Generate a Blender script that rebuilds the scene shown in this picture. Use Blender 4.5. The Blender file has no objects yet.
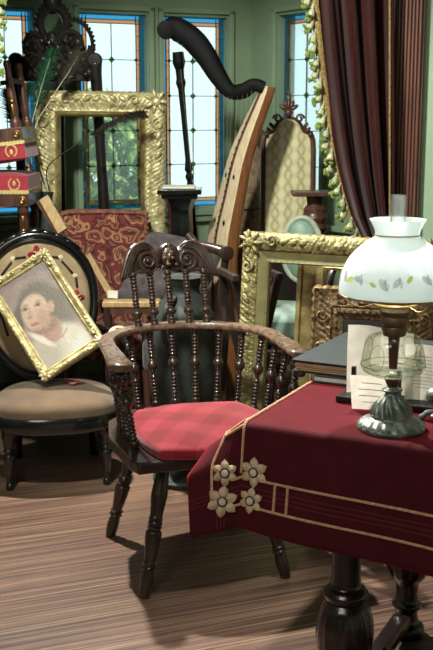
import bpy, bmesh, math, random
from mathutils import Vector, Matrix, noise
random.seed(7)
V = Vector
PI = math.pi
sc = bpy.context.scene
COL = sc.collection

# ------------------------------------------------------------------ camera geometry
F, H, YH = 1050.0, 1.45, 115.0
PITCH = math.atan((325 - YH) / F)
_c, _s = math.cos(PITCH), math.sin(PITCH)
def ray(px, py):
    x = (px - 216.5) / F; u = (325 - py) / F
    return (x, _c + u * _s, -_s + u * _c)
def G(px, py, z):
    r = ray(px, py); t = (z - H) / r[2]
    return V((r[0] * t, r[1] * t, z))
def P(px, py, Y):
    r = ray(px, py); t = Y / r[1]
    return V((r[0] * t, Y, H + r[2] * t))

# ------------------------------------------------------------------ mesh builder
class MB:
    def __init__(s):
        s.v = []; s.f = []; s.uv = None
    def add(s, verts, faces):
        o = len(s.v)
        s.v += [V(v) for v in verts]
        s.f += [tuple(i + o for i in f) for f in faces]
        return s
    def box(s, c, size, rot=None, taper=1.0):
        hx, hy, hz = size[0] / 2, size[1] / 2, size[2] / 2
        vs = []
        for z in (-hz, hz):
            k = taper if z > 0 else 1
            vs += [V((-hx * k, -hy * k, z)), V((hx * k, -hy * k, z)), V((hx * k, hy * k, z)), V((-hx * k, hy * k, z))]
        if rot is not None:
            vs = [rot @ v for v in vs]
        c = V(c)
        return s.add([v + c for v in vs], [(0, 3, 2, 1), (4, 5, 6, 7), (0, 1, 5, 4), (1, 2, 6, 5), (2, 3, 7, 6), (3, 0, 4, 7)])
    def beam(s, a, b, w, h, up=(0, 0, 1)):
        a, b = V(a), V(b); d = (b - a); L = d.length; d.normalize()
        up = V(up)
        if abs(d.dot(up)) > .98: up = V((0, 1, 0))
        x = d.cross(up).normalized(); y = x.cross(d).normalized()
        R = Matrix((x, d, y)).transposed()
        return s.box((a + b) / 2, (w, L, h), R)
    def grid(s, nu, nv, fn, cu=False, cv=False):
        vs = [fn(i / (nu if cu else nu - 1), j / (nv if cv else nv - 1)) for j in range(nv) for i in range(nu)]
        fs = []
        for j in range(nv if cv else nv - 1):
            for i in range(nu if cu else nu - 1):
                a = j * nu + i; b = j * nu + (i + 1) % nu
                c = ((j + 1) % nv) * nu + (i + 1) % nu; d = ((j + 1) % nv) * nu + i
                fs.append((a, b, c, d))
        return s.add(vs, fs)
    def lathe(s, prof, segs=24, p0=(0, 0, 0), p1=None, rmod=None, cap=True):
        # prof: (r, z) measured along the axis from p0 (towards p1 when given)
        p0 = V(p0)
        if p1 is None:
            R = Matrix.Identity(3)
        else:
            R = (V(p1) - p0).normalized().to_track_quat('Z', 'X').to_matrix()
        vs = []
        for (r, z) in prof:
            for k in range(segs):
                a = 2 * PI * k / segs
                q = r * (rmod(a, z, r) if rmod else 1)
                vs.append(p0 + R @ V((q * math.cos(a), q * math.sin(a), z)))
        fs = []
        n = len(prof)
        for j in range(n - 1):
            for k in range(segs):
                fs.append((j * segs + k, j * segs + (k + 1) % segs, (j + 1) * segs + (k + 1) % segs, (j + 1) * segs + k))
        if cap:
            if prof[0][0] > 1e-5: fs.append(tuple(reversed(range(segs))))
            if prof[-1][0] > 1e-5: fs.append(tuple((n - 1) * segs + k for k in range(segs)))
        return s.add(vs, fs)
    def tube(s, pts, rad, segs=8, closed=False, flat=1.0, up=None):
        pts = [V(p) for p in pts]; n = len(pts)
        if not hasattr(rad, '__len__'): rad = [rad] * n
        T = []
        for i in range(n):
            a = pts[(i - 1) % n] if (closed or i > 0) else pts[i]
            b = pts[(i + 1) % n] if (closed or i < n - 1) else pts[i]
            t = b - a
            T.append(t.normalized() if t.length > 1e-9 else V((0, 0, 1)))
        if up is None:
            u = V((0, 0, 1)) if abs(T[0].z) < .9 else V((1, 0, 0))
        else: u = V(up)
        nrm = (u - T[0] * u.dot(T[0])).normalized()
        vs = []
        for i in range(n):
            if up is not None:
                nn = u - T[i] * u.dot(T[i])
                if nn.length > 1e-4: nrm = nn.normalized()
            else:
                nn = nrm - T[i] * nrm.dot(T[i])
                if nn.length > 1e-6: nrm = nn.normalized()
            bn = T[i].cross(nrm)
            for k in range(segs):
                a = 2 * PI * k / segs
                vs.append(pts[i] + (nrm * math.cos(a) * flat + bn * math.sin(a)) * rad[i])
        fs = []
        for j in range(n if closed else n - 1):
            j2 = (j + 1) % n
            for k in range(segs):
                fs.append((j * segs + k, j * segs + (k + 1) % segs, j2 * segs + (k + 1) % segs, j2 * segs + k))
        if not closed:
            fs.append(tuple(reversed(range(segs)))); fs.append(tuple((n - 1) * segs + k for k in range(segs)))
        return s.add(vs, fs)
    def ell(s, c, r, segs=14, rings=9, rot=None):
        c = V(c); vs = []; fs = []
        if not hasattr(r, '__len__'): r = (r, r, r)
        vs.append(V((0, 0, -r[2])))
        for j in range(1, rings):
            t = -PI / 2 + PI * j / rings
            for k in range(segs):
                a = 2 * PI * k / segs
                vs.append(V((r[0] * math.cos(t) * math.cos(a), r[1] * math.cos(t) * math.sin(a), r[2] * math.sin(t))))
        vs.append(V((0, 0, r[2])))
        for k in range(segs): fs.append((0, 1 + (k + 1) % segs, 1 + k))
        for j in range(rings - 2):
            for k in range(segs):
                a = 1 + j * segs + k; b = 1 + j * segs + (k + 1) % segs
                fs.append((a, b, b + segs, a + segs))
        top = len(vs) - 1
        for k in range(segs): fs.append((top, 1 + (rings - 2) * segs + k, 1 + (rings - 2) * segs + (k + 1) % segs))
        if rot is not None: vs = [rot @ v for v in vs]
        return s.add([v + c for v in vs], fs)
    def prism(s, poly, z0, z1, M=None):
        n = len(poly)
        vs = [V((x, y, z0)) for x, y in poly] + [V((x, y, z1)) for x, y in poly]
        if M is not None: vs = [M @ v for v in vs]
        return s.add(vs, [tuple(reversed(range(n))), tuple(range(n, 2 * n))] + [(i, (i + 1) % n, n + (i + 1) % n, n + i) for i in range(n)])
    def xform(s, M):
        s.v = [M @ v for v in s.v]; return s

def obj(name, mb, mat, parent=None, smooth=True, ang=38, bevel=0, sub=0, loc=None, M=None, solid=0):
    me = bpy.data.meshes.new(name)
    me.from_pydata([tuple(v) for v in mb.v], [], mb.f)
    bm = bmesh.new(); bm.from_mesh(me)
    bmesh.ops.recalc_face_normals(bm, faces=bm.faces)
    bm.to_mesh(me); bm.free()
    if mb.uv:
        l = me.uv_layers.new(name='UVMap')
        for p in me.polygons:
            for li in p.loop_indices:
                l.data[li].uv = mb.uv[me.loops[li].vertex_index]
    if smooth:
        me.shade_smooth()
        if not sub: me.set_sharp_from_angle(angle=math.radians(ang))
    me.materials.append(mat)
    o = bpy.data.objects.new(name, me); COL.objects.link(o)
    if M is not None: o.matrix_world = M
    if loc is not None: o.location = loc
    if bevel:
        m = o.modifiers.new('bevel', 'BEVEL'); m.width = bevel; m.segments = 2; m.limit_method = 'ANGLE'; m.angle_limit = .6
    if solid:
        m = o.modifiers.new('solid', 'SOLIDIFY'); m.thickness = solid; m.offset = -1
    if sub:
        m = o.modifiers.new('sub', 'SUBSURF'); m.levels = sub; m.render_levels = sub
    if parent: o.parent = parent
    return o
def tag(o, label, cat, group=None, kind=None):
    o['label'] = label; o['category'] = cat
    if group: o['group'] = group
    if kind: o['kind'] = kind
    return o
def thing(name, label, cat, loc=(0, 0, 0), rz=0, group=None, M=None):
    o = bpy.data.objects.new(name, None); COL.objects.link(o)
    o.empty_display_size = .05
    if M is not None: o.matrix_world = M
    else:
        o.location = loc; o.rotation_euler = (0, 0, rz)
    return tag(o, label, cat, group)
def struct(name, mb, mat, **k):
    o = obj(name, mb, mat, **k); o['kind'] = 'structure'; return o
def axes(o, x, y, z):
    M = Matrix.Identity(4)
    for i in range(3):
        M[i][0] = x[i]; M[i][1] = y[i]; M[i][2] = z[i]; M[i][3] = o[i]
    return M
def spline(pts, n):
    # Catmull-Rom through pts
    pts = [V(p) for p in pts]; out = []
    m = len(pts) - 1
    for i in range(n):
        t = i / (n - 1) * m; k = min(int(t), m - 1); t -= k
        p0 = pts[max(k - 1, 0)]; p1 = pts[k]; p2 = pts[k + 1]; p3 = pts[min(k + 2, m)]
        out.append(.5 * ((2 * p1) + (p2 - p0) * t + (2 * p0 - 5 * p1 + 4 * p2 - p3) * t * t + (3 * p1 - p0 - 3 * p2 + p3) * t ** 3))
    return out
def interp(tab, x):
    if x <= tab[0][0]: return tab[0][1]
    for (a, b), (c, d) in zip(tab, tab[1:]):
        if x <= c: return b + (d - b) * (x - a) / (c - a)
    return tab[-1][1]

# ------------------------------------------------------------------ materials
def lin(c):
    def f(x):
        x /= 255.0
        return x / 12.92 if x <= .04045 else ((x + .055) / 1.055) ** 2.4
    return (f(c[0]), f(c[1]), f(c[2]), 1)
class NT:
    def __init__(s, name):
        s.m = bpy.data.materials.new(name); s.m.use_nodes = True
        s.t = s.m.node_tree; s.t.nodes.clear()
        s.out = s.t.nodes.new('ShaderNodeOutputMaterial')
    def n(s, typ, **kw):
        nd = s.t.nodes.new(typ)
        for k, v in kw.items():
            if k.startswith('_'): setattr(nd, k[1:], v)
        return nd
    def l(s, a, b): s.t.links.new(a, b)
    def coord(s, stretch=(1, 1, 1), rz=0, src='Object'):
        tc = s.n('ShaderNodeTexCoord'); mp = s.n('ShaderNodeMapping')
        mp.inputs['Scale'].default_value = stretch; mp.inputs['Rotation'].default_value = (0, 0, rz)
        s.l(tc.outputs[src], mp.inputs[0]); return mp.outputs[0]
    def noise(s, co, scale, detail=4, rough=.55, dist=0):
        nd = s.n('ShaderNodeTexNoise'); nd.inputs['Scale'].default_value = scale; nd.inputs['Detail'].default_value = detail
        nd.inputs['Roughness'].default_value = rough; nd.inputs['Distortion'].default_value = dist
        s.l(co, nd.inputs['Vector']); return nd.outputs[0]
    def math(s, op, a, b=None, c=None):
        nd = s.n('ShaderNodeMath', _operation=op)
        for i, x in enumerate((a, b, c)):
            if x is None: continue
            if isinstance(x, (int, float)): nd.inputs[i].default_value = x
            else: s.l(x, nd.inputs[i])
        return nd.outputs[0]
    def ramp(s, fac, stops, const=False):
        nd = s.n('ShaderNodeValToRGB'); cr = nd.color_ramp
        if const: cr.interpolation = 'CONSTANT'
        while len(cr.elements) < len(stops): cr.elements.new(.5)
        for e, (p, c) in zip(cr.elements, stops): e.position = p; e.color = lin(c)
        s.l(fac, nd.inputs[0]); return nd.outputs[0]
    def mix(s, fac, a, b, mode='MIX'):
        nd = s.n('ShaderNodeMix', _data_type='RGBA', _blend_type=mode)
        for i, x in ((0, fac), (6, a), (7, b)):
            if isinstance(x, (int, float)): nd.inputs[i].default_value = x
            elif isinstance(x, tuple): nd.inputs[i].default_value = lin(x)
            else: s.l(x, nd.inputs[i])
        return nd.outputs[2]
    def bsdf(s, col, rough=.5, metal=0, bump=None, bstr=.3, spec=.5, coat=0, sheen=0, trans=0, bdist=.01):
        b = s.n('ShaderNodeBsdfPrincipled')
        for k, x in (('Base Color', col), ('Roughness', rough), ('Metallic', metal)):
            if isinstance(x, tuple): b.inputs[k].default_value = lin(x)
            elif isinstance(x, (int, float)): b.inputs[k].default_value = x
            else: s.l(x, b.inputs[k])
        b.inputs['Specular IOR Level'].default_value = spec
        b.inputs['Coat Weight'].default_value = coat; b.inputs['Coat Roughness'].default_value = .12
        b.inputs['Sheen Weight'].default_value = sheen
        b.inputs['Transmission Weight'].default_value = trans
        if bump is not None:
            bp = s.n('ShaderNodeBump'); bp.inputs['Strength'].default_value = bstr; bp.inputs['Distance'].default_value = bdist
            s.l(bump, bp.inputs['Height']); s.l(bp.outputs[0], b.inputs['Normal'])
        s.l(b.outputs[0], s.out.inputs[0]); return s.m
def plain(name, c1, c2=None, rough=.5, metal=0, scale=12, stretch=(1, 1, 1), bump=0, bscale=80, lo=.35, hi=.68, **k):
    t = NT(name); co = t.coord(stretch)
    c2 = c2 or tuple(int(x * .8) for x in c1)
    n = t.noise(co, scale)
    col = t.ramp(n, [(lo, c2), (hi, c1)])
    bn = t.noise(co, bscale, 3) if bump else None
    return t.bsdf(col, rough, metal, bn, bump, **k)
def wood(name, c1, c2, rough=.35, stretch=(9, 9, 1), scale=7, bump=.08, coat=.25, **k):
    return plain(name, c1, c2, rough, 0, scale, stretch, bump, 14, .3, .7, coat=coat, **k)
def gilt(name, c1, c2, rough=.38, metal=.75, scale=28, bump=.6, bscale=55):
    t = NT(name); co = t.coord()
    n = t.noise(co, scale, 5, .6); col = t.ramp(n, [(.34, c2), (.62, c1)])
    vo = t.n('ShaderNodeTexVoronoi'); vo.inputs['Scale'].default_value = bscale; t.l(co, vo.inputs[0])
    b = t.math('ADD', vo.outputs[0], t.noise(co, bscale * 1.7, 3))
    return t.bsdf(col, rough, metal, b, bump, bdist=.006)

M_chair = wood('dark_oak', (62, 45, 39), (33, 23, 20), .3, coat=.3)
M_black = plain('black_lacquer', (20, 20, 22), (11, 11, 13), .18, scale=6, coat=.5)
M_black2 = plain('ebonised_wood', (17, 17, 18), (9, 9, 10), .6, scale=9, spec=.1)
M_tableleg = wood('dark_mahogany', (40, 24, 22), (20, 12, 12), .25, coat=.4)
M_carved = wood('dark_carved_wood', (36, 29, 26), (20, 16, 15), .6, spec=.2, stretch=(3, 3, 1))
M_redwood = wood('red_brown_wood', (94, 58, 46), (60, 35, 28), .4)
M_lightwood = wood('light_wood', (190, 160, 116), (158, 126, 86), .5)
M_harp_body = wood('harp_wood', (170, 112, 72), (128, 80, 48), .35, stretch=(10, 10, 1))
M_harp_board = wood('soundboard_wood', (226, 208, 178), (196, 170, 134), .4, stretch=(16, 16, 1))
M_gold = gilt('pale_gilt', (160, 152, 104), (88, 78, 46), .45, .3, 34, .5, 90)
M_gold2 = gilt('bright_gilt', (202, 192, 146), (140, 124, 84), .4, .28, 26, .4, 60)
M_gold3 = gilt('brown_gilt', (140, 116, 80), (66, 46, 32), .45, .3, 30, .8, 60)
M_goldflat = plain('flat_gilt', (176, 160, 110), (122, 104, 64), .4, .6, 6, (3, 3, 1), .1, 40)
M_brass = plain('brass', (186, 148, 82), (130, 98, 52), .3, .85, 20, bump=.05)
M_olive = plain('olive_liner', (132, 126, 86), (104, 98, 64), .5, .2, 10)
M_pewter = plain('pewter', (132, 140, 130), (86, 94, 88), .4, .5, 26, bump=.15, bscale=60)
M_darkmetal = plain('dark_bronze', (58, 66, 63), (34, 40, 39), .6, .3, 14)
M_braid = plain('tan_braid', (222, 178, 140), (186, 140, 104), .8, 0, 160, bump=.5, bscale=400)
M_petal = plain('tan_applique', (224, 198, 164), (186, 156, 124), .85, 0, 60, bump=.5, bscale=260)
M_petalc = plain('petal_heart', (228, 214, 190), None, .8, 0, 60)
M_paper = plain('paper', (232, 230, 218), (214, 212, 200), .8, 0, 30)
def paper_mat():
    t = NT('letter_paper')
    c = t.ramp(t.noise(t.coord(), 30), [(.35, (218, 214, 200)), (.68, (236, 234, 222))])
    d = t.n('ShaderNodeBsdfDiffuse'); r = t.n('ShaderNodeBsdfTranslucent'); t.l(c, d.inputs[0]); t.l(c, r.inputs[0])
    m = t.n('ShaderNodeMixShader'); m.inputs[0].default_value = .45; t.l(d.outputs[0], m.inputs[1]); t.l(r.outputs[0], m.inputs[2]); t.l(m.outputs[0], t.out.inputs[0]); return t.m
M_letter = paper_mat()
M_pages = plain('page_edges', (196, 172, 132), (150, 122, 88), .8, 0, 60, (.4, .4, 14))
M_teal = plain('teal_cloth_board', (30, 43, 43), (24, 35, 36), .7, 0, 30, bump=.1, bscale=300)
M_teal2 = plain('blue_green_cloth', (52, 92, 98), (40, 74, 79), .7, 0, 30)
M_ink = plain('ink', (204, 202, 192), None, .9)
M_pink = plain('pink_edge', (196, 92, 104), None, .8)
M_blackpatch = plain('black_stitch', (24, 24, 26), None, .8)
M_redpatch = plain('red_stitch', (150, 34, 40), (118, 22, 30), .85, 0, 60)
M_crm = plain('cream_stitch', (222, 206, 176), (190, 172, 140), .85, 0, 60)
M_uph = plain('beige_needlework', (164, 142, 110), (138, 116, 88), .9, 0, 14, bump=.25, bscale=420, sheen=.2)
M_seatuph = plain('brown_needlework', (96, 76, 54), (76, 60, 43), .9, 0, 12, bump=.25, bscale=420, sheen=.2)
M_greyvelvet = plain('grey_velvet', (92, 84, 88), (58, 52, 56), .8, 0, 30, (1, 1, 1), .3, 120, sheen=.4)
M_palegreen = plain('pale_green_silk', (140, 166, 150), (104, 132, 120), .5, 0, 8, sheen=.3)
M_wallg = plain('sage_paint', (136, 156, 128), (124, 144, 118), .6, 0, 3, bump=.04)
M_wallr = plain('pale_sage_paint', (172, 196, 166), (162, 186, 158), .6, 0, 3, bump=.04)
M_ceil = plain('ceiling_plaster', (150, 148, 138), None, .9, 0, 3)
M_pil = wood('reeded_mahogany', (118, 78, 66), (80, 50, 43), .4, stretch=(14, 14, .6))
M_ground = plain('garden_soil', (96, 104, 70), None, .95)
M_tassel = plain('cream_tassel', (196, 196, 164), (140, 142, 104), .9, 0, 40, (6, 6, 1))
M_tuft = plain('green_tuft', (132, 148, 74), (88, 106, 46), .9, 0, 40, (6, 6, 1))
M_goldbraid = plain('gold_braid', (176, 150, 92), (118, 96, 54), .7, .2, 120, bump=.5, bscale=260)
M_redstool = plain('red_stool_cloth', (166, 40, 56), (140, 28, 44), .8, 0, 20, sheen=.3)
M_wreath = plain('gold_embroidery', (214, 190, 128), None, .7)
M_stem = plain('pale_quill', (210, 204, 178), (168, 160, 130), .5)
M_barb = plain('brown_barbs', (62, 60, 46), (36, 38, 30), .7, 0, 40)
M_barbg = plain('green_barbs', (44, 98, 66), (30, 62, 46), .45, .2, 30)
M_eye = plain('feather_eye', (24, 70, 92), (16, 40, 60), .35, .3)
M_leather = plain('dark_leather', (48, 38, 34), (28, 22, 20), .45, 0, 16, bump=.2)
M_burner = plain('aged_burner_brass', (112, 92, 66), (78, 62, 44), .4, .5, 20)
M_stone = plain('worn_gesso', (164, 158, 130), (124, 116, 90), .7, .1, 16, bump=.3)
M_string = plain('gut_string', (190, 176, 140), None, .4)
M_oil = plain('lead_came', (92, 98, 88), None, .6, .2)

def floor_mat():
    t = NT('strip_floorboards')
    co = t.coord(rz=math.radians(-21), src='Object')
    br = t.n('ShaderNodeTexBrick'); t.l(co, br.inputs['Vector'])
    br.inputs['Scale'].default_value = 1; br.inputs['Brick Width'].default_value = 7.5; br.inputs['Row Height'].default_value = .085
    br.inputs['Mortar Size'].default_value = .0016; br.inputs['Mortar Smooth'].default_value = .2
    br.inputs['Color1'].default_value = (0, 0, 0, 1); br.inputs['Color2'].default_value = (1, 1, 1, 1); br.inputs['Mortar'].default_value = (.5, .5, .5, 1)
    sep = t.n('ShaderNodeSeparateColor'); t.l(br.outputs['Color'], sep.inputs[0])
    mp = t.n('ShaderNodeMapping'); mp.inputs['Scale'].default_value = (.45, 58, 1); t.l(co, mp.inputs[0])
    streak = t.noise(mp.outputs[0], 2.2, 6, .65)
    mp2 = t.n('ShaderNodeMapping'); mp2.inputs['Scale'].default_value = (.8, 5, 1); t.l(co, mp2.inputs[0])
    big = t.noise(mp2.outputs[0], 2, 3)
    x = t.math('ADD', t.math('MULTIPLY', streak, .95), t.math('ADD', t.math('MULTIPLY', sep.outputs[0], .05), t.math('MULTIPLY', big, .12)))
    col = t.ramp(x, [(.38, (48, 35, 31)), (.51, (82, 62, 53)), (.61, (118, 93, 76)), (.74, (158, 131, 105))])
    col = t.mix(br.outputs['Fac'], col, (46, 32, 30))
    b = t.math('SUBTRACT', streak, br.outputs['Fac'])
    return t.bsdf(col, t.math('ADD', t.math('MULTIPLY', streak, .25), .3), 0, b, .25, bdist=.002)
M_floor = floor_mat()

def cloth_mat():
    t = NT('red_velvet_cloth')
    tc = t.n('ShaderNodeTexCoord'); sp = t.n('ShaderNodeSeparateXYZ'); t.l(tc.outputs['UV'], sp.inputs[0])
    co = t.coord()
    n = t.noise(co, 22, 4); fine = t.noise(co, 320, 2)
    col = t.ramp(n, [(.3, (62, 14, 22)), (.7, (76, 18, 27))])
    # faint woven lines inside the border bands (front: v, left: u)
    def lines(s, c0, step):
        out = None
        for k in range(3):
            d = t.math('ABSOLUTE', t.math('ADD', s, -(c0 + k * step)))
            m = t.math('LESS_THAN', d, .0014)
            out = m if out is None else t.math('MAXIMUM', out, m)
        return out
    m = t.math('MAXIMUM', lines(t.math('MULTIPLY', sp.outputs[1], -1), .150, .010), lines(t.math('MULTIPLY', sp.outputs[0], -1), .033, .008))
    col = t.mix(t.math('MULTIPLY', m, .45), col, (110, 50, 54))
    m_ = t.bsdf(col, .9, 0, fine, .25, sheen=1.0, bdist=.002, spec=.2)
    b_ = [q for q in t.t.nodes if q.type == 'BSDF_PRINCIPLED'][0]
    b_.inputs['Sheen Tint'].default_value = lin((232, 52, 62)); b_.inputs['Sheen Roughness'].default_value = .35
    return m_
M_cloth = cloth_mat()

def cushion_mat():
    t = NT('red_seat_cloth')
    co = t.coord()
    sp = t.n('ShaderNodeSeparateXYZ'); t.l(t.coord(rz=math.radians(38)), sp.inputs[0])
    a = t.math('GREATER_THAN', t.math('SINE', t.math('MULTIPLY', sp.outputs[0], 52)), 0)
    b = t.math('GREATER_THAN', t.math('SINE', t.math('MULTIPLY', sp.outputs[1], 34)), 0)
    k = t.math('ADD', t.math('MULTIPLY', a, .5), t.math('MULTIPLY', b, .5))
    col = t.ramp(k, [(0, (124, 22, 34)), (.5, (140, 30, 43)), (1, (152, 42, 55))])
    n = t.noise(co, 260, 3)
    return t.bsdf(col, .85, 0, n, .3, sheen=.3, bdist=.002, spec=.2)
M_cushion = cushion_mat()

def damask_mat():
    t = NT('beige_damask')
    sp = t.n('ShaderNodeSeparateXYZ'); t.l(t.coord(), sp.inputs[0])
    x = t.math('MULTIPLY', sp.outputs[0], PI / .064); z = t.math('MULTIPLY', sp.outputs[2], 2 * PI / .125)
    w = t.math('MULTIPLY', t.math('SINE', z), .8)
    a = t.math('ABSOLUTE', t.math('SINE', t.math('ADD', x, w))); b = t.math('ABSOLUTE', t.math('SINE', t.math('SUBTRACT', x, w)))
    g = t.math('MULTIPLY', t.math('SUBTRACT', 1, t.math('MULTIPLY', t.math('MULTIPLY', a, b), 2.2)), 1)
    n = t.noise(t.coord(), 90, 3)
    k = t.math('ADD', t.math('MULTIPLY', g, .35), t.math('ADD', t.math('MULTIPLY', n, .5), .25))
    col = t.ramp(k, [(.25, (222, 214, 174)), (.6, (206, 196, 154)), (.85, (176, 162, 120))])
    return t.bsdf(col, .7, 0, n, .15, sheen=.2)
M_damask = damask_mat()

def tapestry_mat():
    t = NT('red_floral_tapestry')
    co = t.coord()
    nz = t.n('ShaderNodeTexNoise'); nz.inputs['Scale'].default_value = 9; t.l(co, nz.inputs['Vector'])
    vm = t.n('ShaderNodeVectorMath', _operation='SCALE'); vm.inputs['Scale'].default_value = .16; t.l(nz.outputs['Color'], vm.inputs[0])
    va = t.n('ShaderNodeVectorMath', _operation='ADD'); t.l(co, va.inputs[0]); t.l(vm.outputs[0], va.inputs[1])
    vo = t.n('ShaderNodeTexVoronoi'); vo.inputs['Scale'].default_value = 11; t.l(va.outputs[0], vo.inputs[0])
    w = t.math('FRACT', t.math('MULTIPLY', vo.outputs[0], 2.6))
    col = t.ramp(w, [(0, (160, 116, 84)), (.22, (108, 40, 38)), (.5, (74, 26, 28)), (.72, (140, 92, 66)), (.86, (96, 34, 34))], True)
    return t.bsdf(col, .9, 0, t.noise(co, 300, 2), .2, sheen=.2)
M_tap = tapestry_mat()

def carpet_mat():
    t = NT('faded_carpet')
    co = t.coord((1, 1, .7)); n = t.noise(co, 26, 6, .7, 1.5)
    col = t.ramp(n, [(.32, (86, 66, 56)), (.48, (130, 104, 84)), (.58, (150, 128, 104)), (.72, (104, 72, 62))])
    return t.bsdf(col, .95, 0, t.noise(co, 200, 2), .3)
M_carpet = carpet_mat()

def curtain_mat():
    t = NT('brown_velvet_curtain')
    co = t.coord((6, 6, .6)); n = t.noise(co, 7, 4)
    col = t.ramp(n, [(.3, (36, 13, 14)), (.7, (62, 24, 23))])
    return t.bsdf(col, .85, 0, t.noise(t.coord(), 260, 2), .15, sheen=.1, spec=.1)
M_curtain = curtain_mat()

def thin_glass(name, tint, fac=.12, rough=.03, diff=0.0, dcol=(220, 235, 235), edge=None):
    t = NT(name)
    tr = t.n('ShaderNodeBsdfTransparent'); tr.inputs[0].default_value = lin(tint)
    gl = t.n('ShaderNodeBsdfGlossy'); gl.inputs['Roughness'].default_value = rough
    lw = t.n('ShaderNodeLayerWeight'); lw.inputs[0].default_value = .25
    first = tr.outputs[0]
    if edge:
        tr2 = t.n('ShaderNodeBsdfTransparent'); tr2.inputs[0].default_value = lin(edge)
        mx = t.n('ShaderNodeMixShader'); t.l(lw.outputs['Facing'], mx.inputs[0]); t.l(first, mx.inputs[1]); t.l(tr2.outputs[0], mx.inputs[2]); first = mx.outputs[0]
    if diff:
        df = t.n('ShaderNodeBsdfTranslucent'); df.inputs[0].default_value = lin(dcol)
        mx = t.n('ShaderNodeMixShader'); mx.inputs[0].default_value = diff; t.l(first, mx.inputs[1]); t.l(df.outputs[0], mx.inputs[2]); first = mx.outputs[0]
    ms = t.n('ShaderNodeMixShader')
    t.l(t.math('ADD', t.math('MULTIPLY', lw.outputs['Fresnel'], .4), fac * .3), ms.inputs[0]); t.l(first, ms.inputs[1]); t.l(gl.outputs[0], ms.inputs[2])
    t.l(ms.outputs[0], t.out.inputs[0]); return t.m
M_pane = thin_glass('window_pane_glass', (246, 252, 250), .02, .2, .1, (235,248,248))
M_blueglass = thin_glass('blue_glass', (132, 196, 224), .03, .2, .1, (110, 180, 210))
M_peach = thin_glass('peach_glass', (222, 186, 158), .03, .2, .1, (200, 160, 130))
M_diam = thin_glass('green_glass', (156, 180, 130), .05, .2, .2, (140, 160, 110))
M_glass = thin_glass('clear_font_glass', (253, 255, 252), .12, .02, 0, edge=(238, 243, 233))
M_glassgreen = thin_glass('green_moulded_glass', (232, 242, 220), .05, .05, .06, (206, 224, 176))
M_chim = thin_glass('chimney_glass', (250, 252, 251), .2, .05, .07, (225, 232, 230), edge=(206, 210, 206))

def glow_mat(name, c1, c2):
    t = NT(name); c = t.ramp(t.noise(t.coord(), 12), [(.35, c2), (.68, c1)])
    d = t.n('ShaderNodeBsdfDiffuse'); r = t.n('ShaderNodeBsdfTranslucent'); t.l(c, d.inputs[0]); t.l(c, r.inputs[0])
    m = t.n('ShaderNodeMixShader'); m.inputs[0].default_value = .5; t.l(d.outputs[0], m.inputs[1]); t.l(r.outputs[0], m.inputs[2]); t.l(m.outputs[0], t.out.inputs[0]); return t.m
def opal_mat():
    t = NT('white_opal_glass')
    d = t.n('ShaderNodeBsdfDiffuse'); d.inputs[0].default_value = lin((238, 244, 242))
    r = t.n('ShaderNodeBsdfTranslucent'); r.inputs[0].default_value = lin((240, 248, 248))
    m = t.n('ShaderNodeMixShader'); m.inputs[0].default_value = .5; t.l(d.outputs[0], m.inputs[1]); t.l(r.outputs[0], m.inputs[2])
    g = t.n('ShaderNodeBsdfGlossy'); g.inputs['Roughness'].default_value = .12
    lw = t.n('ShaderNodeLayerWeight'); lw.inputs[0].default_value = .12
    m2 = t.n('ShaderNodeMixShader'); t.l(t.math('MULTIPLY', lw.outputs[0], .5), m2.inputs[0]); t.l(m.outputs[0], m2.inputs[1]); t.l(g.outputs[0], m2.inputs[2])
    t.l(m2.outputs[0], t.out.inputs[0]); return t.m
M_opal = opal_mat()
M_leaf = glow_mat('leaf_green', (206, 222, 140), (74, 118, 50))
M_pleaf = glow_mat('painted_leaf', (226, 238, 150), (206, 224, 140))
M_pbloss = glow_mat('painted_blossom', (236, 226, 238), (214, 228, 216))

# ------------------------------------------------------------------ the room
A0, B0, D0 = V((-1.75, 5.383, 0)), V((.2, 6.25, 0)), V((.98, 5.05, 0))
fl = MB().box((0, 3.2, -.05), (5.2, 9.2, .1))
struct('floor', fl, M_floor, smooth=False)
struct('ceiling', MB().box((0, 2.7, 3.05), (5.2, 8.2, .1)), M_ceil, smooth=False)
struct('ground', MB().box((0, 9.5, -.1), (8, 5, .1)), M_ground, smooth=False)
struct('wall_left', MB().box((-2.45, 1.8, 1.5), (.1, 5.4, 3)), M_wallr, smooth=False)
struct('wall_right', MB().box((2.45, 1.8, 1.5), (.1, 5.4, 3)), M_wallr, smooth=False)
struct('wall_front', MB().box((0, -.95, 1.5), (4.9, .1, 3)), M_wallr, smooth=False)
struct('wall_back', MB().box((1.6, 4.46, 1.5), (1.7, .1, 3)).box((-1.93, 4.56, 1.5), (1.1, .1, 3)), M_wallr, smooth=False)

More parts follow.
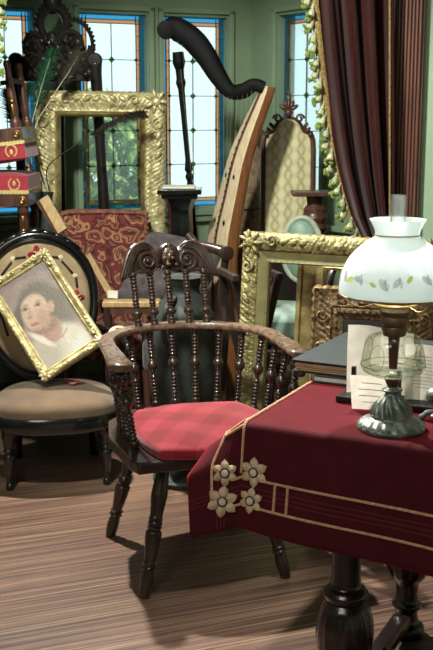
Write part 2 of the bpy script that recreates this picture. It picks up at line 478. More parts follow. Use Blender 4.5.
def facet(a, b, name, wins, trim_name, win_names):
    d = (b - a); L = d.length; d.normalize(); nrm = V((d.y, -d.x, 0))     # nrm points into the room
    M = axes(a, d, -nrm, V((0, 0, 1)))                                     # local y runs outwards
    mb = MB(); z0, z1, top = .93, 1.99, 3.0
    xs = [0]
    mb.box((L / 2, .06, z0 / 2), (L, .12, z0)).box((L / 2, .06, (z1 + top) / 2), (L, .12, top - z1))
    edges = [0] + [e for w in wins for e in w] + [L]
    for i in range(0, len(edges), 2):
        if edges[i + 1] - edges[i] > .001:
            mb.box(((edges[i] + edges[i + 1]) / 2, .06, (z0 + z1) / 2), (edges[i + 1] - edges[i], .12, z1 - z0))
    struct(name, mb, M_wallg, smooth=False, M=M)
    tr = MB()
    for (x0, x1) in wins:                                                  # casement mouldings, sill and stile
        for x in (x0 - .022, x1 + .022): tr.box((x, -.012, (z0 + z1) / 2), (.03, .024, z1 - z0 + .08))
        tr.box(((x0 + x1) / 2, -.012, z1 + .03), (x1 - x0 + .074, .024, .03))
        tr.box(((x0 + x1) / 2, -.03, z0 - .03), (x1 - x0 + .11, .06, .035))
    tr.box((L / 2, -.03, .86), (L, .03, .03)).box((L / 2, -.02, 2.16), (L, .04, .05)).box((L / 2, -.01, .07), (L, .02, .14))
    struct(trim_name, tr, M_wallg, smooth=False, M=M, bevel=.005)
    for (x0, x1), wn in zip(wins, win_names):
        e = bpy.data.objects.new(wn, None); COL.objects.link(e); e.matrix_world = M; e['kind'] = 'structure'
        w = x1 - x0; h = z1 - z0; cx = (x0 + x1) / 2; cz = (z0 + z1) / 2; y = .05
        def ring(o, t, th):
            q = MB()
            q.box((x0 + o + t / 2, y, cz), (t, th, h - 2 * o)).box((x1 - o - t / 2, y, cz), (t, th, h - 2 * o))
            q.box((cx, y, z1 - o - t / 2), (w - 2 * o - 2 * t, th, t)).box((cx, y, z0 + o + t / 2), (w - 2 * o - 2 * t, th, t)); return q
        obj('blue_border', ring(0, .028, .004), M_blueglass, e, False)
        obj('peach_border', ring(.028, .02, .004), M_peach, e, False)
        o = .048
        obj('pane', MB().box((cx, y, cz), (w - 2 * o, .004, h - 2 * o)), M_pane, e, False)
        ld = MB()
        nr = 5; rows = [z0 + o + (h - 2 * o) * k / nr for k in range(1, nr)]
        ld.box((cx, y, cz), (.0035, .009, h - 2 * o))
        for z in rows: ld.box((cx, y, z), (w - .03, .009, .004))
        for xx in (x0 + .028, x1 - .028, x0 + o, x1 - o): ld.box((xx, y, cz), (.004, .009, h - .02))
        for zz in (z0 + .028, z1 - .028, z0 + o, z1 - o): ld.box((cx, y, zz), (w - .02, .009, .004))
        for k in range(14):
            zz = z0 + h * (k + .5) / 14
            for xx in (x0 + .024, x1 - .024): ld.box((xx, y, zz), (.048, .008, .0025))
        obj('leading', ld, M_oil, e, False)
        for z in rows:
            for xx in (cx, x0 + o, x1 - o):
                r = .017 if xx == cx else .011
                obj('diamond', MB().prism([(-r, 0), (0, -r), (r, 0), (0, r)], -.006, .006, Matrix.Translation((xx, y, z)) @ Matrix.Rotation(PI / 2, 4, 'X')), M_diam, e, False)
def hit(px, a, b):
    x = (px - 216.5) / F; k = x / _c      # close to the horizon row
    x = (px - 216.5) / F; u = (325 - 115) / F; k = x / (_c + u * _s)
    d = b - a
    t = (k * a.y - a.x) / (d.x - k * d.y)
    return t * d.length
facet(A0, B0, 'wall_window_side', [(hit(-18, A0, B0), hit(36, A0, B0)), (hit(82, A0, B0), hit(148, A0, B0)), (hit(165, A0, B0), hit(227, A0, B0))], 'trim_1', ['window_1', 'window_2', 'window_3'])
facet(B0, D0, 'wall_bay_side', [(hit(277, B0, D0), hit(322, B0, D0))], 'trim_2', ['window_4'])
struct('wall_bay_return', MB().box((1.03, 4.78, 1.5), (.1, .58, 3)).box((-1.8, 4.98, 1.5), (.1, .8, 3)), M_wallg, smooth=False)
# reeded pilaster at the right of the bay opening
pl = MB(); x0, x1 = P(391, 100, 4.4).x, P(420.5, 100, 4.4).x
n = 7; prof = [(x0, 4.41), (x0, 4.37)]
for k in range(n):
    for j in range(6):
        a = PI * j / 5; w = (x1 - x0 - .02) / n
        prof.append((x0 + .01 + w * (k + .5) - w / 2 * math.cos(a), 4.37 - .014 * math.sin(a)))
prof += [(x1, 4.37), (x1, 4.41)]
pl.prism(prof, 0, 3)
struct('trim_3', pl, M_pil, ang=60)
struct('baseboard_right', MB().box((1.64, 4.395, .08), (1.6, .03, .16)), M_wallr, smooth=False, bevel=.006)

# shrubs outside the second window
def shrub(label, c, r, n):
    mb = MB()
    for i in range(n):
        d = V((random.gauss(0, 1), random.gauss(0, 1), random.gauss(0, 1))).normalized() * random.uniform(.5, 1) ** .5
        p = V((c[0] + d.x * r[0], c[1] + d.y * r[1], c[2] + d.z * r[2]))
        a, b = V((random.gauss(0, 1), random.gauss(0, 1), random.gauss(0, 1))).normalized(), V((random.gauss(0, 1), random.gauss(0, 1), random.gauss(0, 1)))
        b = a.cross(b).normalized(); s = random.uniform(.06, .11)
        cpt = a.cross(b) * s * .2
        mb.add([p - a * s, p - b * s * .4 + cpt, p + a * s, p + b * s * .4 + cpt], [(0, 1, 2), (0, 2, 3)])
    e = thing('garden_shrub', label, 'shrub', (c[0], c[1], -.05))
    obj('foliage', mb.xform(Matrix.Translation((-c[0], -c[1], .05))), M_leaf, e, smooth=False)
    st = MB()
    for k in range(5):
        a = k * 1.3; st.tube(spline([(0, 0, 0), (.08 * math.cos(a), .08 * math.sin(a), .5), (r[0] * .6 * math.cos(a), r[1] * .6 * math.sin(a), c[2])], 8), [.02 - .002 * i for i in range(8)], 6)
    obj('stem', st, M_redwood, e)
shrub('leafy green garden shrub outside the middle leaded window', (-.8, 7.3, .95), (.42, .3, .66), 1500)

# ------------------------------------------------------------------ picture frames
def hsh(*a):
    return noise.noise(V((a[0], a[1] if len(a) > 1 else 0, a[2] if len(a) > 2 else 0)))
def frame_mesh(W, Hh, prof, n=60, orn=None, scallop=0):
    # prof: (inset, height, relief); closed ring of moulding, back at height 0
    mb = MB(); rings = []
    ring = [(prof[0][0], 0, 0)] + list(prof) + [(prof[-1][0], 0, 0)]
    per = 2 * (W + Hh)
    nx = max(8, int(n * W / (W + Hh) * 2)); ny = max(8, int(n * Hh / (W + Hh) * 2))
    for ri, (ins, ht, amp) in enumerate(ring):
        pts = []
        c = [(-W / 2 + ins, ins), (W / 2 - ins, ins), (W / 2 - ins, Hh - ins), (-W / 2 + ins, Hh - ins)]
        for si in range(4):
            a, b = c[si], c[(si + 1) % 4]; m = nx if si % 2 == 0 else ny
            outw = [(0, -1), (1, 0), (0, 1), (-1, 0)][si]
            for k in range(m):
                t = k / m; x = a[0] + (b[0] - a[0]) * t; y = a[1] + (b[1] - a[1]) * t
                z = ht
                if amp: z += amp * orn(x, y, ins, t * m)
                sc_ = scallop * (abs(math.sin(t * PI * max(3, round(m / 9)))) if ri <= 1 and scallop else 0)
                pts.append(V((x + outw[0] * sc_, y + outw[1] * sc_, z)))
        rings.append(pts)
    N = len(rings[0]); R = len(rings)
    vs = [p for r in rings for p in r]; fs = []
    for j in range(R):
        j2 = (j + 1) % R
        for k in range(N):
            fs.append((j * N + k, j * N + (k + 1) % N, j2 * N + (k + 1) % N, j2 * N + k))
    return mb.add(vs, fs)
def orn_leaf(x, y, ins, k):
    a = hsh(x * 70, y * 70, ins * 60); b = math.sin((x + y) * 150 + ins * 190) * math.sin((x - y) * 150); d = hsh(x * 26, y * 26, 3)
    return .45 * a + .35 * b + .35 * d
def orn_bead(x, y, ins, k):
    return abs(math.sin((x + y) * 140))
def scroll(mb, c, r0, turns, rad, ph=0, sgn=1, z=.012, n=26):
    pts = []; rr = []
    for i in range(n):
        t = i / (n - 1); a = ph + sgn * turns * 2 * PI * t; r = r0 * (1 - .82 * t)
        pts.append(V((c[0] + r * math.cos(a), c[1] + r * math.sin(a), z))); rr.append(rad * (1 - .35 * t))
    return mb.tube(pts, rr, 7)
def corner_orn(W, Hh, rail, rad, z, mat, parent):
    for sx in (-1, 1):
        for yy, sy in ((0, 1), (Hh, -1)):
            mb = MB()
            cx = sx * (W / 2 - rail * .55); cy = yy + sy * rail * .55
            mb.ell((cx, cy, z), (rail * .28, rail * .28, rail * .18))
            for k in range(7):
                a = 2 * PI * k / 7
                R = Matrix.Rotation(a, 3, 'Z')
                mb.ell(V((cx, cy, z - .002)) + R @ V((rail * .42, 0, 0)), (rail * .3, rail * .12, rail * .1), 10, 6, R)
            scroll(mb, (cx - sx * rail * 1.25, yy + sy * rail * .45), rail * .34, 1.4, rad, PI if sx > 0 else 0, sx * sy, z)
            scroll(mb, (sx * (W / 2 - rail * .45), cy + sy * rail * 1.25), rail * .34, 1.4, rad, -sy * PI / 2, -sx * sy, z)
            for q in range(3):
                mb.ell((cx - sx * rail * (1.9 + .55 * q), yy + sy * rail * .42, z - .004), (rail * .3, rail * .16, rail * .1), 10, 6, Matrix.Rotation(.5 * sx * sy, 3, 'Z'))
                mb.ell((sx * (W / 2 - rail * .42), cy + sy * rail * (1.9 + .55 * q), z - .004), (rail * .16, rail * .3, rail * .1), 10, 6, Matrix.Rotation(.5 * sx * sy, 3, 'Z'))
            obj('corner_ornament', mb, mat, parent)
def frame_axes(base, yaw, lean, roll=0):
    # x along the rail, y up the frame, z towards the room; base = bottom centre
    x = V((math.cos(yaw), math.sin(yaw), 0)); n = V((math.sin(yaw), -math.cos(yaw), 0))
    y = V((0, 0, 1)) * math.cos(lean) - n * math.sin(lean); z = x.cross(y)
    M = axes(base, x, y, z)
    return M @ Matrix.Rotation(roll, 4, 'Z')

# big open gilt frame behind the armchair
yaw = math.radians(-26); lean = math.radians(6)
tl = P(246, 232, 3.93); Wb = .76
x_ = V((math.cos(yaw), math.sin(yaw), 0)); n_ = V((math.sin(yaw), -math.cos(yaw), 0))
Hb = tl.z / math.cos(lean)
base = tl + x_ * (Wb / 2) + n_ * (math.tan(lean) * tl.z); base.z = .002
e = thing('gilt_picture_frame', 'large pale gilt picture frame without picture leaning behind the armchair and table', 'picture frame', M=frame_axes(base, yaw, lean))
pf = [(0, .012, 0), (.004, .03, .005), (.012, .036, .008), (.020, .039, .009), (.028, .041, .009), (.036, .040, .009), (.044, .037, .009), (.052, .033, .008), (.06, .029, .005), (.066, .026, 0)]
obj('moulding', frame_mesh(Wb, Hb, pf, 300, orn_leaf, .003), M_gold, e, ang=70)
corner_orn(Wb, Hb, .07, .006, .044, M_gold, e)
obj('liner', frame_mesh(Wb - .13, Hb - .13, [(0, .024, 0), (.012, .02, 0), (.03, .012, 0), (.034, .018, 0), (.042, .018, .003), (.046, .01, 0)], 150, orn_bead), M_olive, e, ang=60).location = (0, .065, 0)
# plain gilt frame standing behind it
b2 = base - n_ * .085 + x_ * (.0); W2 = .42; pl2 = P(297, 300, 3.98)
b2 = V((pl2.x, pl2.y, 0)) + x_ * (W2 / 2) + n_ * .06; b2.z = .002
H2 = .985
e = thing('plain_gilt_picture_frame', 'plain flat gilt frame standing behind the big pale gilt frame', 'picture frame', M=frame_axes(b2, yaw, lean))
obj('moulding', frame_mesh(W2, H2, [(0, .03, 0), (.016, .03, 0), (.02, .018, 0), (.05, .008, 0), (.09, .014, 0), (.1, .02, 0), (.11, .016, 0)], 30, None), M_goldflat, e, ang=50)
# carved brown frame in front
W3, H3 = .42, .885
tl3 = P(315, 287, 3.66)
yw3 = math.radians(-16); x3 = V((math.cos(yw3), math.sin(yw3), 0)); n3 = V((math.sin(yw3), -math.cos(yw3), 0)); ln3 = math.radians(7)
H3 = tl3.z / math.cos(ln3)
b3 = tl3 + x3 * (W3 / 2) + n3 * (math.tan(ln3) * tl3.z); b3.z = .003
e = thing('carved_picture_frame', 'smaller dark brown carved frame with scrolling relief behind the green book', 'picture frame', M=frame_axes(b3, yw3, ln3))
obj('moulding', frame_mesh(W3, H3, [(0, .016, 0), (.005, .03, .003), (.012, .024, .008), (.026, .02, .011), (.044, .018, .011), (.058, .02, .008), (.064, .026, .003), (.07, .02, 0)], 190, orn_leaf, .007), M_gold3, e, ang=70)
for k in range(7):
    for sx in (-1, 1):
        cs = scroll(MB(), (sx * (W3 / 2 - .035), .1 + k * (H3 - .2) / 6), .024, 1.5, .0045, k, sx, .03)
        obj('scroll', cs, M_gold3, e)
for k in range(4):
    for yy in (.035, H3 - .035): obj('scroll', scroll(MB(), (-W3 / 2 + .1 + k * (W3 - .2) / 3, yy), .024, 1.5, .0045, k, 1, .03), M_gold3, e)
obj('bead_liner', frame_mesh(W3 - .14, H3 - .14, [(0, .02, 0), (.006, .024, .004), (.016, .024, .004), (.022, .014, 0), (.036, .01, 0)], 150, orn_bead), M_gold3, e, ang=60).location = (0, .07, 0)
obj('canvas', MB().box((0, H3 / 2, .004), (W3 - .2, H3 - .2, .004)), M_leather, e, False)
# gesso frame at the right edge
e = thing('gesso_picture_frame', 'worn pale gesso frame leaning by the wall at right of the oil lamp', 'picture frame', M=frame_axes(V((.92, 3.55, .002)), math.radians(-38), math.radians(10)))
obj('moulding', frame_mesh(.5, .84, [(0, .02, 0), (.012, .034, .003), (.03, .03, .005), (.06, .018, .003), (.075, .022, 0), (.08, .012, 0)], 110, orn_leaf), M_stone, e, ang=60)
obj('canvas', MB().box((0, .42, .004), (.36, .7, .004)), M_leather, e, False)

# gilded frame in front of the window (open)
mt = P(32, 92, 5.25); mr = P(162, 96, 5.25); Wm = (mr - mt).length; Hm = mt.z / math.cos(.06)
e = thing('tall_gilt_picture_frame', 'tall open gold frame with leaf moulding standing before the window', 'picture frame', M=frame_axes(V(((mt.x + mr.x) / 2, 5.25 - .06 * mt.z, .002)), math.radians(2), .06, math.radians(-.8)))
obj('moulding', frame_mesh(Wm, Hm, [(0, .012, 0), (.006, .03, .004), (.016, .034, .008), (.034, .04, .012), (.056, .042, .012), (.074, .036, .01), (.09, .026, .004), (.096, .03, 0), (.102, .024, 0)], 320, orn_leaf, .003), M_gold2, e, ang=70)
corner_orn(Wm, Hm, .085, .007, .046, M_gold2, e)
obj('liner', frame_mesh(Wm - .2, Hm - .2, [(0, .02, 0), (.008, .026, 0), (.018, .02, 0), (.022, .01, 0)], 20), M_goldflat, e, ang=50).location = (0, .1, 0)

# ------------------------------------------------------------------ captain's armchair
def spool(L, rb=.0095, seed=0, bulb=.55, n=None):
    # bobbin-turned profile with one large ball
    pr = []; N = int(L / .0024)
    for i in range(N + 1):
        t = i / N; z = t * L
        r = rb * (.78 + .46 * abs(math.sin(z / .0125 * PI)))
        if abs(t - bulb) < .07: r = rb * (1.0 + .85 * math.cos((t - bulb) / .07 * PI / 2))
        if abs(t - .04) < .03 or abs(t - .96) < .03: r = rb * 1.35
        if abs(abs(t - bulb) - .1) < .014: r = rb * .75
        pr.append((r, z))
    return pr
CH = V((-.076, 3.304, 0)); CR = math.radians(17.7); CX = .03
ch = thing('captains_armchair', 'dark carved wooden armchair with bobbin spindles and low curved arms', 'armchair', CH, CR)
def hoop(t):
    # t -1..1 along the horseshoe arm (local)
    s = abs(t); sg = -1 if t < 0 else 1
    L1 = .42
    if s > 1 - L1:
        k = (s - (1 - L1)) / L1
        return V((CX + sg * (.286 + .010 * k), .10 - .255 * k, .712 - .012 * k))
    a = s / (1 - L1) * PI / 2
    return V((CX + sg * .286 * math.sin(a), .10 + .275 * math.cos(a), .715))
N = 72; hv = []; sect = [(-.5, -.5), (-.44, -1), (.44, -1), (.5, -.5), (.5, .4), (.42, 1), (-.42, 1), (-.5, .4)]
mb = MB()
def arm_fn(i, j):
    t = -1 + 2 * j; p = hoop(t); q = hoop(min(1, t + .01)) - hoop(max(-1, t - .01)); q.normalize()
    side = q.cross(V((0, 0, 1))).normalized()
    s = abs(t); w = .052 + .03 * max(0, (s - .6) / .4) ** 1.3
    if s > .93: w *= math.sqrt(max(.05, 1 - ((s - .93) / .075) ** 2))
    u, v = sect[int(round(i * 8)) % 8]
    return p + side * u * w + V((0, 0, v * .0105))
mb.grid(8, N, arm_fn, cu=True)
mb.f.append(tuple(range(8))); mb.f.append(tuple(range((N - 1) * 8, N * 8)))
obj('arm_rail', mb, wood('lit_worn_arm_oak', (134, 112, 94), (70, 50, 42), .27, stretch=(4, 4, 4), scale=16, bump=.25, coat=.3), ch, ang=50)  # paler worn oak, with the highlight on the arms put into its colour
# seat board
so = [(-.25, -.272), (.31, -.272), (.322, -.22), (.33, .02), (.30, .2), (.2, .31), (.03, .345), (-.14, .31), (-.24, .2), (-.278, .02), (-.265, -.22)]
obj('seat', MB().prism(so, .40, .437), M_chair, ch, False, bevel=.006)
# legs
def leg_prof(L):
    tab = [(0, .016), (.05, .019), (.12, .021), (.2, .017), (.215, .024), (.23, .017), (.245, .024), (.26, .017), (.4, .024), (.48, .026), (.5, .018), (.515, .025), (.53, .018), (.545, .025), (.56, .018), (.575, .025), (.59, .019), (.75, .026), (.9, .021), (1, .019)]
    out = []
    for i in range(90):
        t = i / 89; out.append((interp(tab, t), t * L))
    return out
for sx in (-1, 1):
    for sy in (-1, 1):
        a = V((sx * .233, sy * .25, 0)); b = V((sx * .145, sy * .175, .402))
        obj('leg', MB().lathe(leg_prof((b - a).length), 14, a, b), M_chair, ch)
# spindles under the arm
ts = [-.96, -.80, -.64, -.49, -.36, -.235, -.115, 0, .115, .235, .36, .49, .64, .80, .96]
for i, t in enumerate(ts):
    top = hoop(t * .96); q = V((top.x, top.y, 0)); cen = V((CX, .02, 0))
    bot = cen + (q - cen) * .86; bot.z = .436
    if abs(t) > .9: bot.y -= .03; bot.x += .0
    d = V((top.x, top.y, .702)) - bot
    obj('spindle', MB().lathe(spool(d.length, .0102), 12, bot, bot + d), M_chair, ch)
# carved block heads under the arm ends
for sx in (-1, 1):
    p = hoop(sx * .93) + V((0, 0, -.042)); m = MB()
    m.ell(p, (.027, .03, .03)).ell(p + V((0, -.028, -.004)), (.009, .012, .012)).ell(p + V((0, -.012, -.026)), (.016, .018, .012))
    for s2 in (-1, 1):
        m.ell(p + V((s2 * .012, -.024, .007)), (.006, .006, .005)); m.ell(p + V((s2 * .025, -.004, .0)), (.01, .016, .02)); m.ell(p + V((s2 * .01, -.026, .014)), (.01, .006, .004))
    obj('carved_arm_head', m, M_chair, ch)
# upper back spindles and carved crest
LEANB = .055
xs = [-.125, -.064, 0, .064, .125]
def backy(x, z): return .375 - .9 * (x * x) + LEANB * (z - .72) / .2
for x in xs:
    a = V((CX + x, backy(x, .72) - .012, .722)); b = V((CX + x * 1.04, backy(x, .89), .905))
    obj('back_spindle', MB().lathe(spool((b - a).length, .0105, bulb=.24), 12, a, b), M_chair, ch)
TOP = [(-1, -0.006), (-0.96, 0.018), (-0.9, 0.046), (-0.82, 0.076), (-0.72, 0.098), (-0.6, 0.109), (-0.48, 0.109), (-0.36, 0.1), (-0.26, 0.088), (-0.17, 0.082), (0, 0.08), (0.17, 0.082), (0.26, 0.088), (0.36, 0.1), (0.48, 0.109), (0.6, 0.109), (0.72, 0.098), (0.82, 0.076), (0.9, 0.046), (0.96, 0.018), (1, -0.006)]
BOT = [(-1, -.018), (-.9, -.012), (-.75, .002), (-.5, .008), (0, .012), (.5, .008), (.75, .002), (.9, -.012), (1, -.018)]
CW = .178; CZ = .897
def cpt(x, z, off=0):
    return V((CX + x, backy(x, CZ + z) - off, CZ + z))
mb = MB()
def cf(i, j):
    # loop round a thin section: front then back
    x = (-1 + 2 * i); zt, zb = interp(TOP, x), interp(BOT, x)
    if j < .5: k = j * 2; return cpt(x * CW, zb + (zt - zb) * k, .010 * math.sin(PI * min(1, max(0, k))) ** .4 + .003)
    k = (j - .5) * 2; return cpt(x * CW, zt + (zb - zt) * k, -.012)
mb.grid(80, 24, cf, cv=True)
obj('crest_rail', mb, M_chair, ch, ang=60)
for sx in (-1, 1):
    mb = MB()
    pts = []; czz, cxx = .046, .072
    for i in range(46):
        t = i / 45; a = -PI * .55 + 1.75 * 2 * PI * t; r = .036 * (1 - .82 * t)
        pts.append(cpt(sx * (cxx + r * math.cos(a)), czz + r * math.sin(a), .015))
    mb.tube(pts, [.0072 - .0042 * i / 45 for i in range(46)], 7)
    for q in range(4):                                  # flutes sweeping over the lobe and down to the tip
        f = q / 3
        ctl = [(.048 + .03 * f, .088 - .004 * f), (.075 + .022 * f, .107 - .02 * f), (.112 + .002 * f, .102 - .030 * f), (.143 - .012 * f, .072 - .028 * f), (.162 - .022 * f, .028 - .016 * f), (.176 - .030 * f, -.008 + .001 * f)]
        pts = spline([cpt(sx * a, b, .014) for a, b in ctl], 28)
        mb.tube(pts, [.0022 + .0046 * math.sin(PI * i / 27) ** .7 for i in range(28)], 7)
    for q in range(3):
        mb.tube(spline([cpt(sx * (.05 + .02 * q), .012, .013), cpt(sx * (.07 + .02 * q), .004 + .004 * q, .015), cpt(sx * (.095 + .018 * q), .014 - .006 * q, .013)], 10), [.002, .004, .0045, .005, .005, .005, .0045, .004, .003, .002], 6)
    mb.ell(cpt(sx * .072, .046, .016), (.009, .007, .009))
    obj('crest_scroll', mb, M_chair, ch)
mb = MB()
f0 = cpt(0, .064, .022); FS = 1.32
mb.ell(f0, (.027, .023, .036))
mb.ell(f0 + V((0, -.019, -.002)) * FS, (0.0053, 0.0079, 0.0119)).ell(f0 + V((0, -.015, -.0135)) * FS, (0.0106, 0.0066, 0.0033)).ell(f0 + V((0, -.013, -.022)) * FS, (0.0106, 0.0092, 0.0079))
for sx in (-1, 1):
    mb.ell(f0 + V((sx * .008, -.0155, .005)) * FS, (0.0053, 0.0040, 0.0033)).ell(f0 + V((sx * .008, -.0155, .0105)) * FS, (0.0079, 0.0040, 0.0026)).ell(f0 + V((sx * .011, -.013, -.006)) * FS, (0.0079, 0.0066, 0.0079))
obj('carved_cherub_face', mb, wood('lit_oak_face', (104, 82, 68), (66, 48, 40), .34, coat=.3), ch)  # chair oak brightened in its colour, standing in for light on the face
mb = MB()
for sx in (-1, 1):
    for q in range(3):
        mb.tube(spline([f0 + V((sx * .003, -.006, .038 - .003 * q)), f0 + V((sx * (.026 - .002 * q), -.006 - .002 * q, .024)), f0 + V((sx * (.034 - .002 * q), -.004 - .002 * q, -.004)), f0 + V((sx * (.036 + .002 * q), -.004, -.026 - .003 * q)), f0 + V((sx * (.028 + .002 * q), -.006, -.036))], 20), [.006 + .002 * math.sin(PI * i / 19) for i in range(20)], 7)
mb.ell(f0 + V((0, .006, .020)), (.029, .020, .022))
obj('carved_hair', mb, M_chair, ch)
mb = MB()
for k in range(9):
    x = -.05 + .1 * k / 8
    mb.tube([cpt(x * .6, .028, .013), cpt(x, .012, .013)], [.004, .003], 6)
obj('carved_collar', mb, M_chair, ch)

# red cushion
cu = MB(); NU, NV = 40, 30
def cush(u, v, top):
    a = -1 + 2 * u; b = -1 + 2 * v
    k = .30 # squircle mapping
    x = a * math.sqrt(1 - k * b * b); y = b * math.sqrt(1 - k * a * a)
    m = max(abs(a), abs(b))
    h = .034 + .026 * (1 - m ** 2.6) if top else 0
    h += .003 * math.sin(x * 7 + y * 3) * (1 - m ** 4) if top else 0
    e_ = .002 if top else 0
    return V((CX - .004 + x * (.238 - .012 * y) * .985, -.052 + y * .262, h))
base_i = len(cu.v)
cu.grid(NU, NV, lambda u, v: cush(u, v, True)); cu.grid(NU, NV, lambda u, v: cush(u, v, False))
o2 = NU * NV
bd = [(i) for i in range(NU)] + [j * NU + NU - 1 for j in range(1, NV)] + [(NV - 1) * NU + i for i in range(NU - 2, -1, -1)] + [j * NU for j in range(NV - 2, 0, -1)]
for k in range(len(bd)): cu.f.append((bd[k], bd[(k + 1) % len(bd)], bd[(k + 1) % len(bd)] + o2, bd[k] + o2))
o = obj('seat_cushion', cu, M_cushion, sub=1); o.location = CH + V((0, 0, .4375)); o.rotation_euler = (0, 0, CR)
tag(o, 'plump red checked cushion on the seat of the carved armchair', 'cushion')

# ------------------------------------------------------------------ table and cloth
T0 = V((.07, 2.259, 0)); TA = math.radians(-26.5)
E1 = V((math.cos(TA), math.sin(TA), 0)); E2 = V((-math.sin(TA), math.cos(TA), 0))
TZ = .775; TW, TD = .98, .8
MT = axes(T0, E1, E2, V((0, 0, 1)))
tb = thing('parlour_table', 'dark wooden table with bulbous turned legs under the red cloth', 'table', M=MT)
obj('table_top', MB().box((TW / 2, TD / 2, TZ - .02), (TW - .02, TD - .02, .028)), M_tableleg, tb, False, bevel=.006)
obj('apron', MB().box((TW / 2, .1, TZ - .08), (TW - .2, .03, .085)).box((TW / 2, TD - .1, TZ - .08), (TW - .2, .03, .085)).box((.1, TD / 2, TZ - .08), (.03, TD - .2, .085)).box((TW - .1, TD / 2, TZ - .08), (.03, TD - .2, .085)), M_tableleg, tb, False)
lp = [(.048, 0), (.052, .012), (.05, .03), (.034, .045), (.03, .075), (.04, .085), (.042, .095), (.034, .105), (.03, .13), (.033, .16), (.05, .18), (.064, .21), (.069, .25), (.067, .285), (.058, .318), (.045, .335), (.05, .345), (.053, .355), (.045, .366), (.036, .372), (.034, .4), (.036, .5), (.04, .56), (.04, .63), (.046, .64), (.046, .72)]
lpd = []
for (a, b) in zip(lp, lp[1:]):
    for k in range(3): lpd.append((a[0] + (b[0] - a[0]) * k / 3, a[1] + (b[1] - a[1]) * k / 3))
lpd.append(lp[-1])
def flute(a, z, r):
    return 1 - (.06 * abs(math.sin(a * 8)) if .19 < z < .32 else 0)
for x, y in ((.195, .13), (.195, .66), (TW - .15, .13), (TW - .15, .66)):
    obj('leg', MB().lathe(lpd, 48, (x, y, 0), None, flute), M_tableleg, tb, ang=60)
st = MB()
for x in (.195, TW - .15): st.beam((x, .17, .062), (x, .62, .062), .05, .035)
st.beam((.2, .395, .062), (TW - .16, .395, .062), .05, .035)
obj('stretcher', st, M_tableleg, tb, False, bevel=.006)

FH, LH = .245, .125                                     # overhang of the cloth at the front and at the left
hemA = MT.inverted() @ P(187, 476, 2.27); hemB = MT.inverted() @ P(190, 539, 2.22)
ZT = TZ + .003
def S(a, b):
    # cloth point in table-local coordinates; a < 0 is the left overhang, b < 0 the front overhang
    def drop(s):                                        # rounded fold over an edge: (out, down)
        r = .016
        if s < r * PI / 2: return r * math.sin(s / r), r * (1 - math.cos(s / r))
        return r + .10 * (s - r * PI / 2), r + .995 * (s - r * PI / 2)
    def front(a_, f):
        f0 = f; f = f * (1 + .32 * min(max(a_, 0), .6)); o_, d_ = drop(f); w = .010 * math.sin(a_ * 11 + .4) * (f / FH) ** 1.5
        return V((a_, -o_ - w, ZT - d_))
    def left(l, b_):
        k = min(1, max(0, b_ / .5)); ang = math.radians(38 + 22 * k)
        r = .02
        if l < r * ang: q = V((-r * math.sin(l / r), b_, ZT - r * (1 - math.cos(l / r))))
        else:
            s = l - r * ang
            q = V((-r * math.sin(ang) - s * math.cos(ang), b_, ZT - r * (1 - math.cos(ang)) - s * math.sin(ang)))
        return q
    if a >= 0 and b >= 0: return V((a, b, ZT))
    if a >= 0: return front(a, -b)
    if b >= 0: return left(-a, b)
    f, l = -b, -a
    inner = front(0, f)
    h0 = left(LH, 0)
    if f < .08: k = f / .08; k = k * k * (3 - 2 * k) * .6 + k * .4; hem = h0.lerp(hemA, k)
    else: k = (f - .08) / (FH - .08); hem = hemA.lerp(hemB, k)
    k = l / LH
    q = inner.lerp(hem, k); bow = math.sin(PI * k) * .012 * min(1, f / .1)
    return q + V((-.3, -.8, .1)) * bow
us = sorted(set([-LH + LH * k / 14 for k in range(15)] + [.016 * k for k in range(1, 6)] + [.1 + (TW - .1) * k / 44 for k in range(45)]))
vs_ = sorted(set([-FH + (FH - .03) * k / 20 for k in range(21)] + [-.03 + .03 * k / 8 for k in range(9)] + [.02, .05] + [.1 + (TD - .1) * k / 14 for k in range(15)]))
cl = MB(); cl.uv = []
for b in vs_:
    for a in us:
        cl.v.append(S(a, b) + V((0, 0, .0012 * hsh(a * 9, b * 9)))); cl.uv.append((a, b))
nu = len(us)
for j in range(len(vs_) - 1):
    for i in range(nu - 1): cl.f.append((j * nu + i, j * nu + i + 1, (j + 1) * nu + i + 1, (j + 1) * nu + i))
# right and back edges hang a little as well
cloth = obj('tablecloth', cl, M_cloth, None, M=MT, solid=.004, ang=80)
tag(cloth, 'dark red velvet cloth with tan braid border draped over the table', 'tablecloth')
def surf_n(a, b):
    h = .004; n = (S(a + h, b) - S(a - h, b)).cross(S(a, b + h) - S(a, b - h)).normalized()
    return n
def braid(pts, r=.0033):
    w = []
    for (p, q) in zip(pts, pts[1:]):
        L = math.hypot(q[0] - p[0], q[1] - p[1]); m = max(2, int(L / .01))
        for k in range(m): w.append((p[0] + (q[0] - p[0]) * k / m, p[1] + (q[1] - p[1]) * k / m))
    w.append(pts[-1])
    return MB().tube([S(a, b) + surf_n(a, b) * .0018 for a, b in w], r, 6)
F1, F2, L1, L2 = -.130, -.192, -.002, -.062
for pts in ([(-.02, F1), (TW - .02, F1)], [(-.03, F2), (TW - .02, F2)], [(.082, F1), (.082, F2)], [(.112, F1), (.112, F2)],
            [(L1, -.12), (L1, TD - .05)], [(L2, -.17), (L2, TD - .05)], [(L1, -.012), (L2, -.012)], [(L1, .018), (L2, .018)]):
    obj('braid', braid(pts), M_braid, cloth)
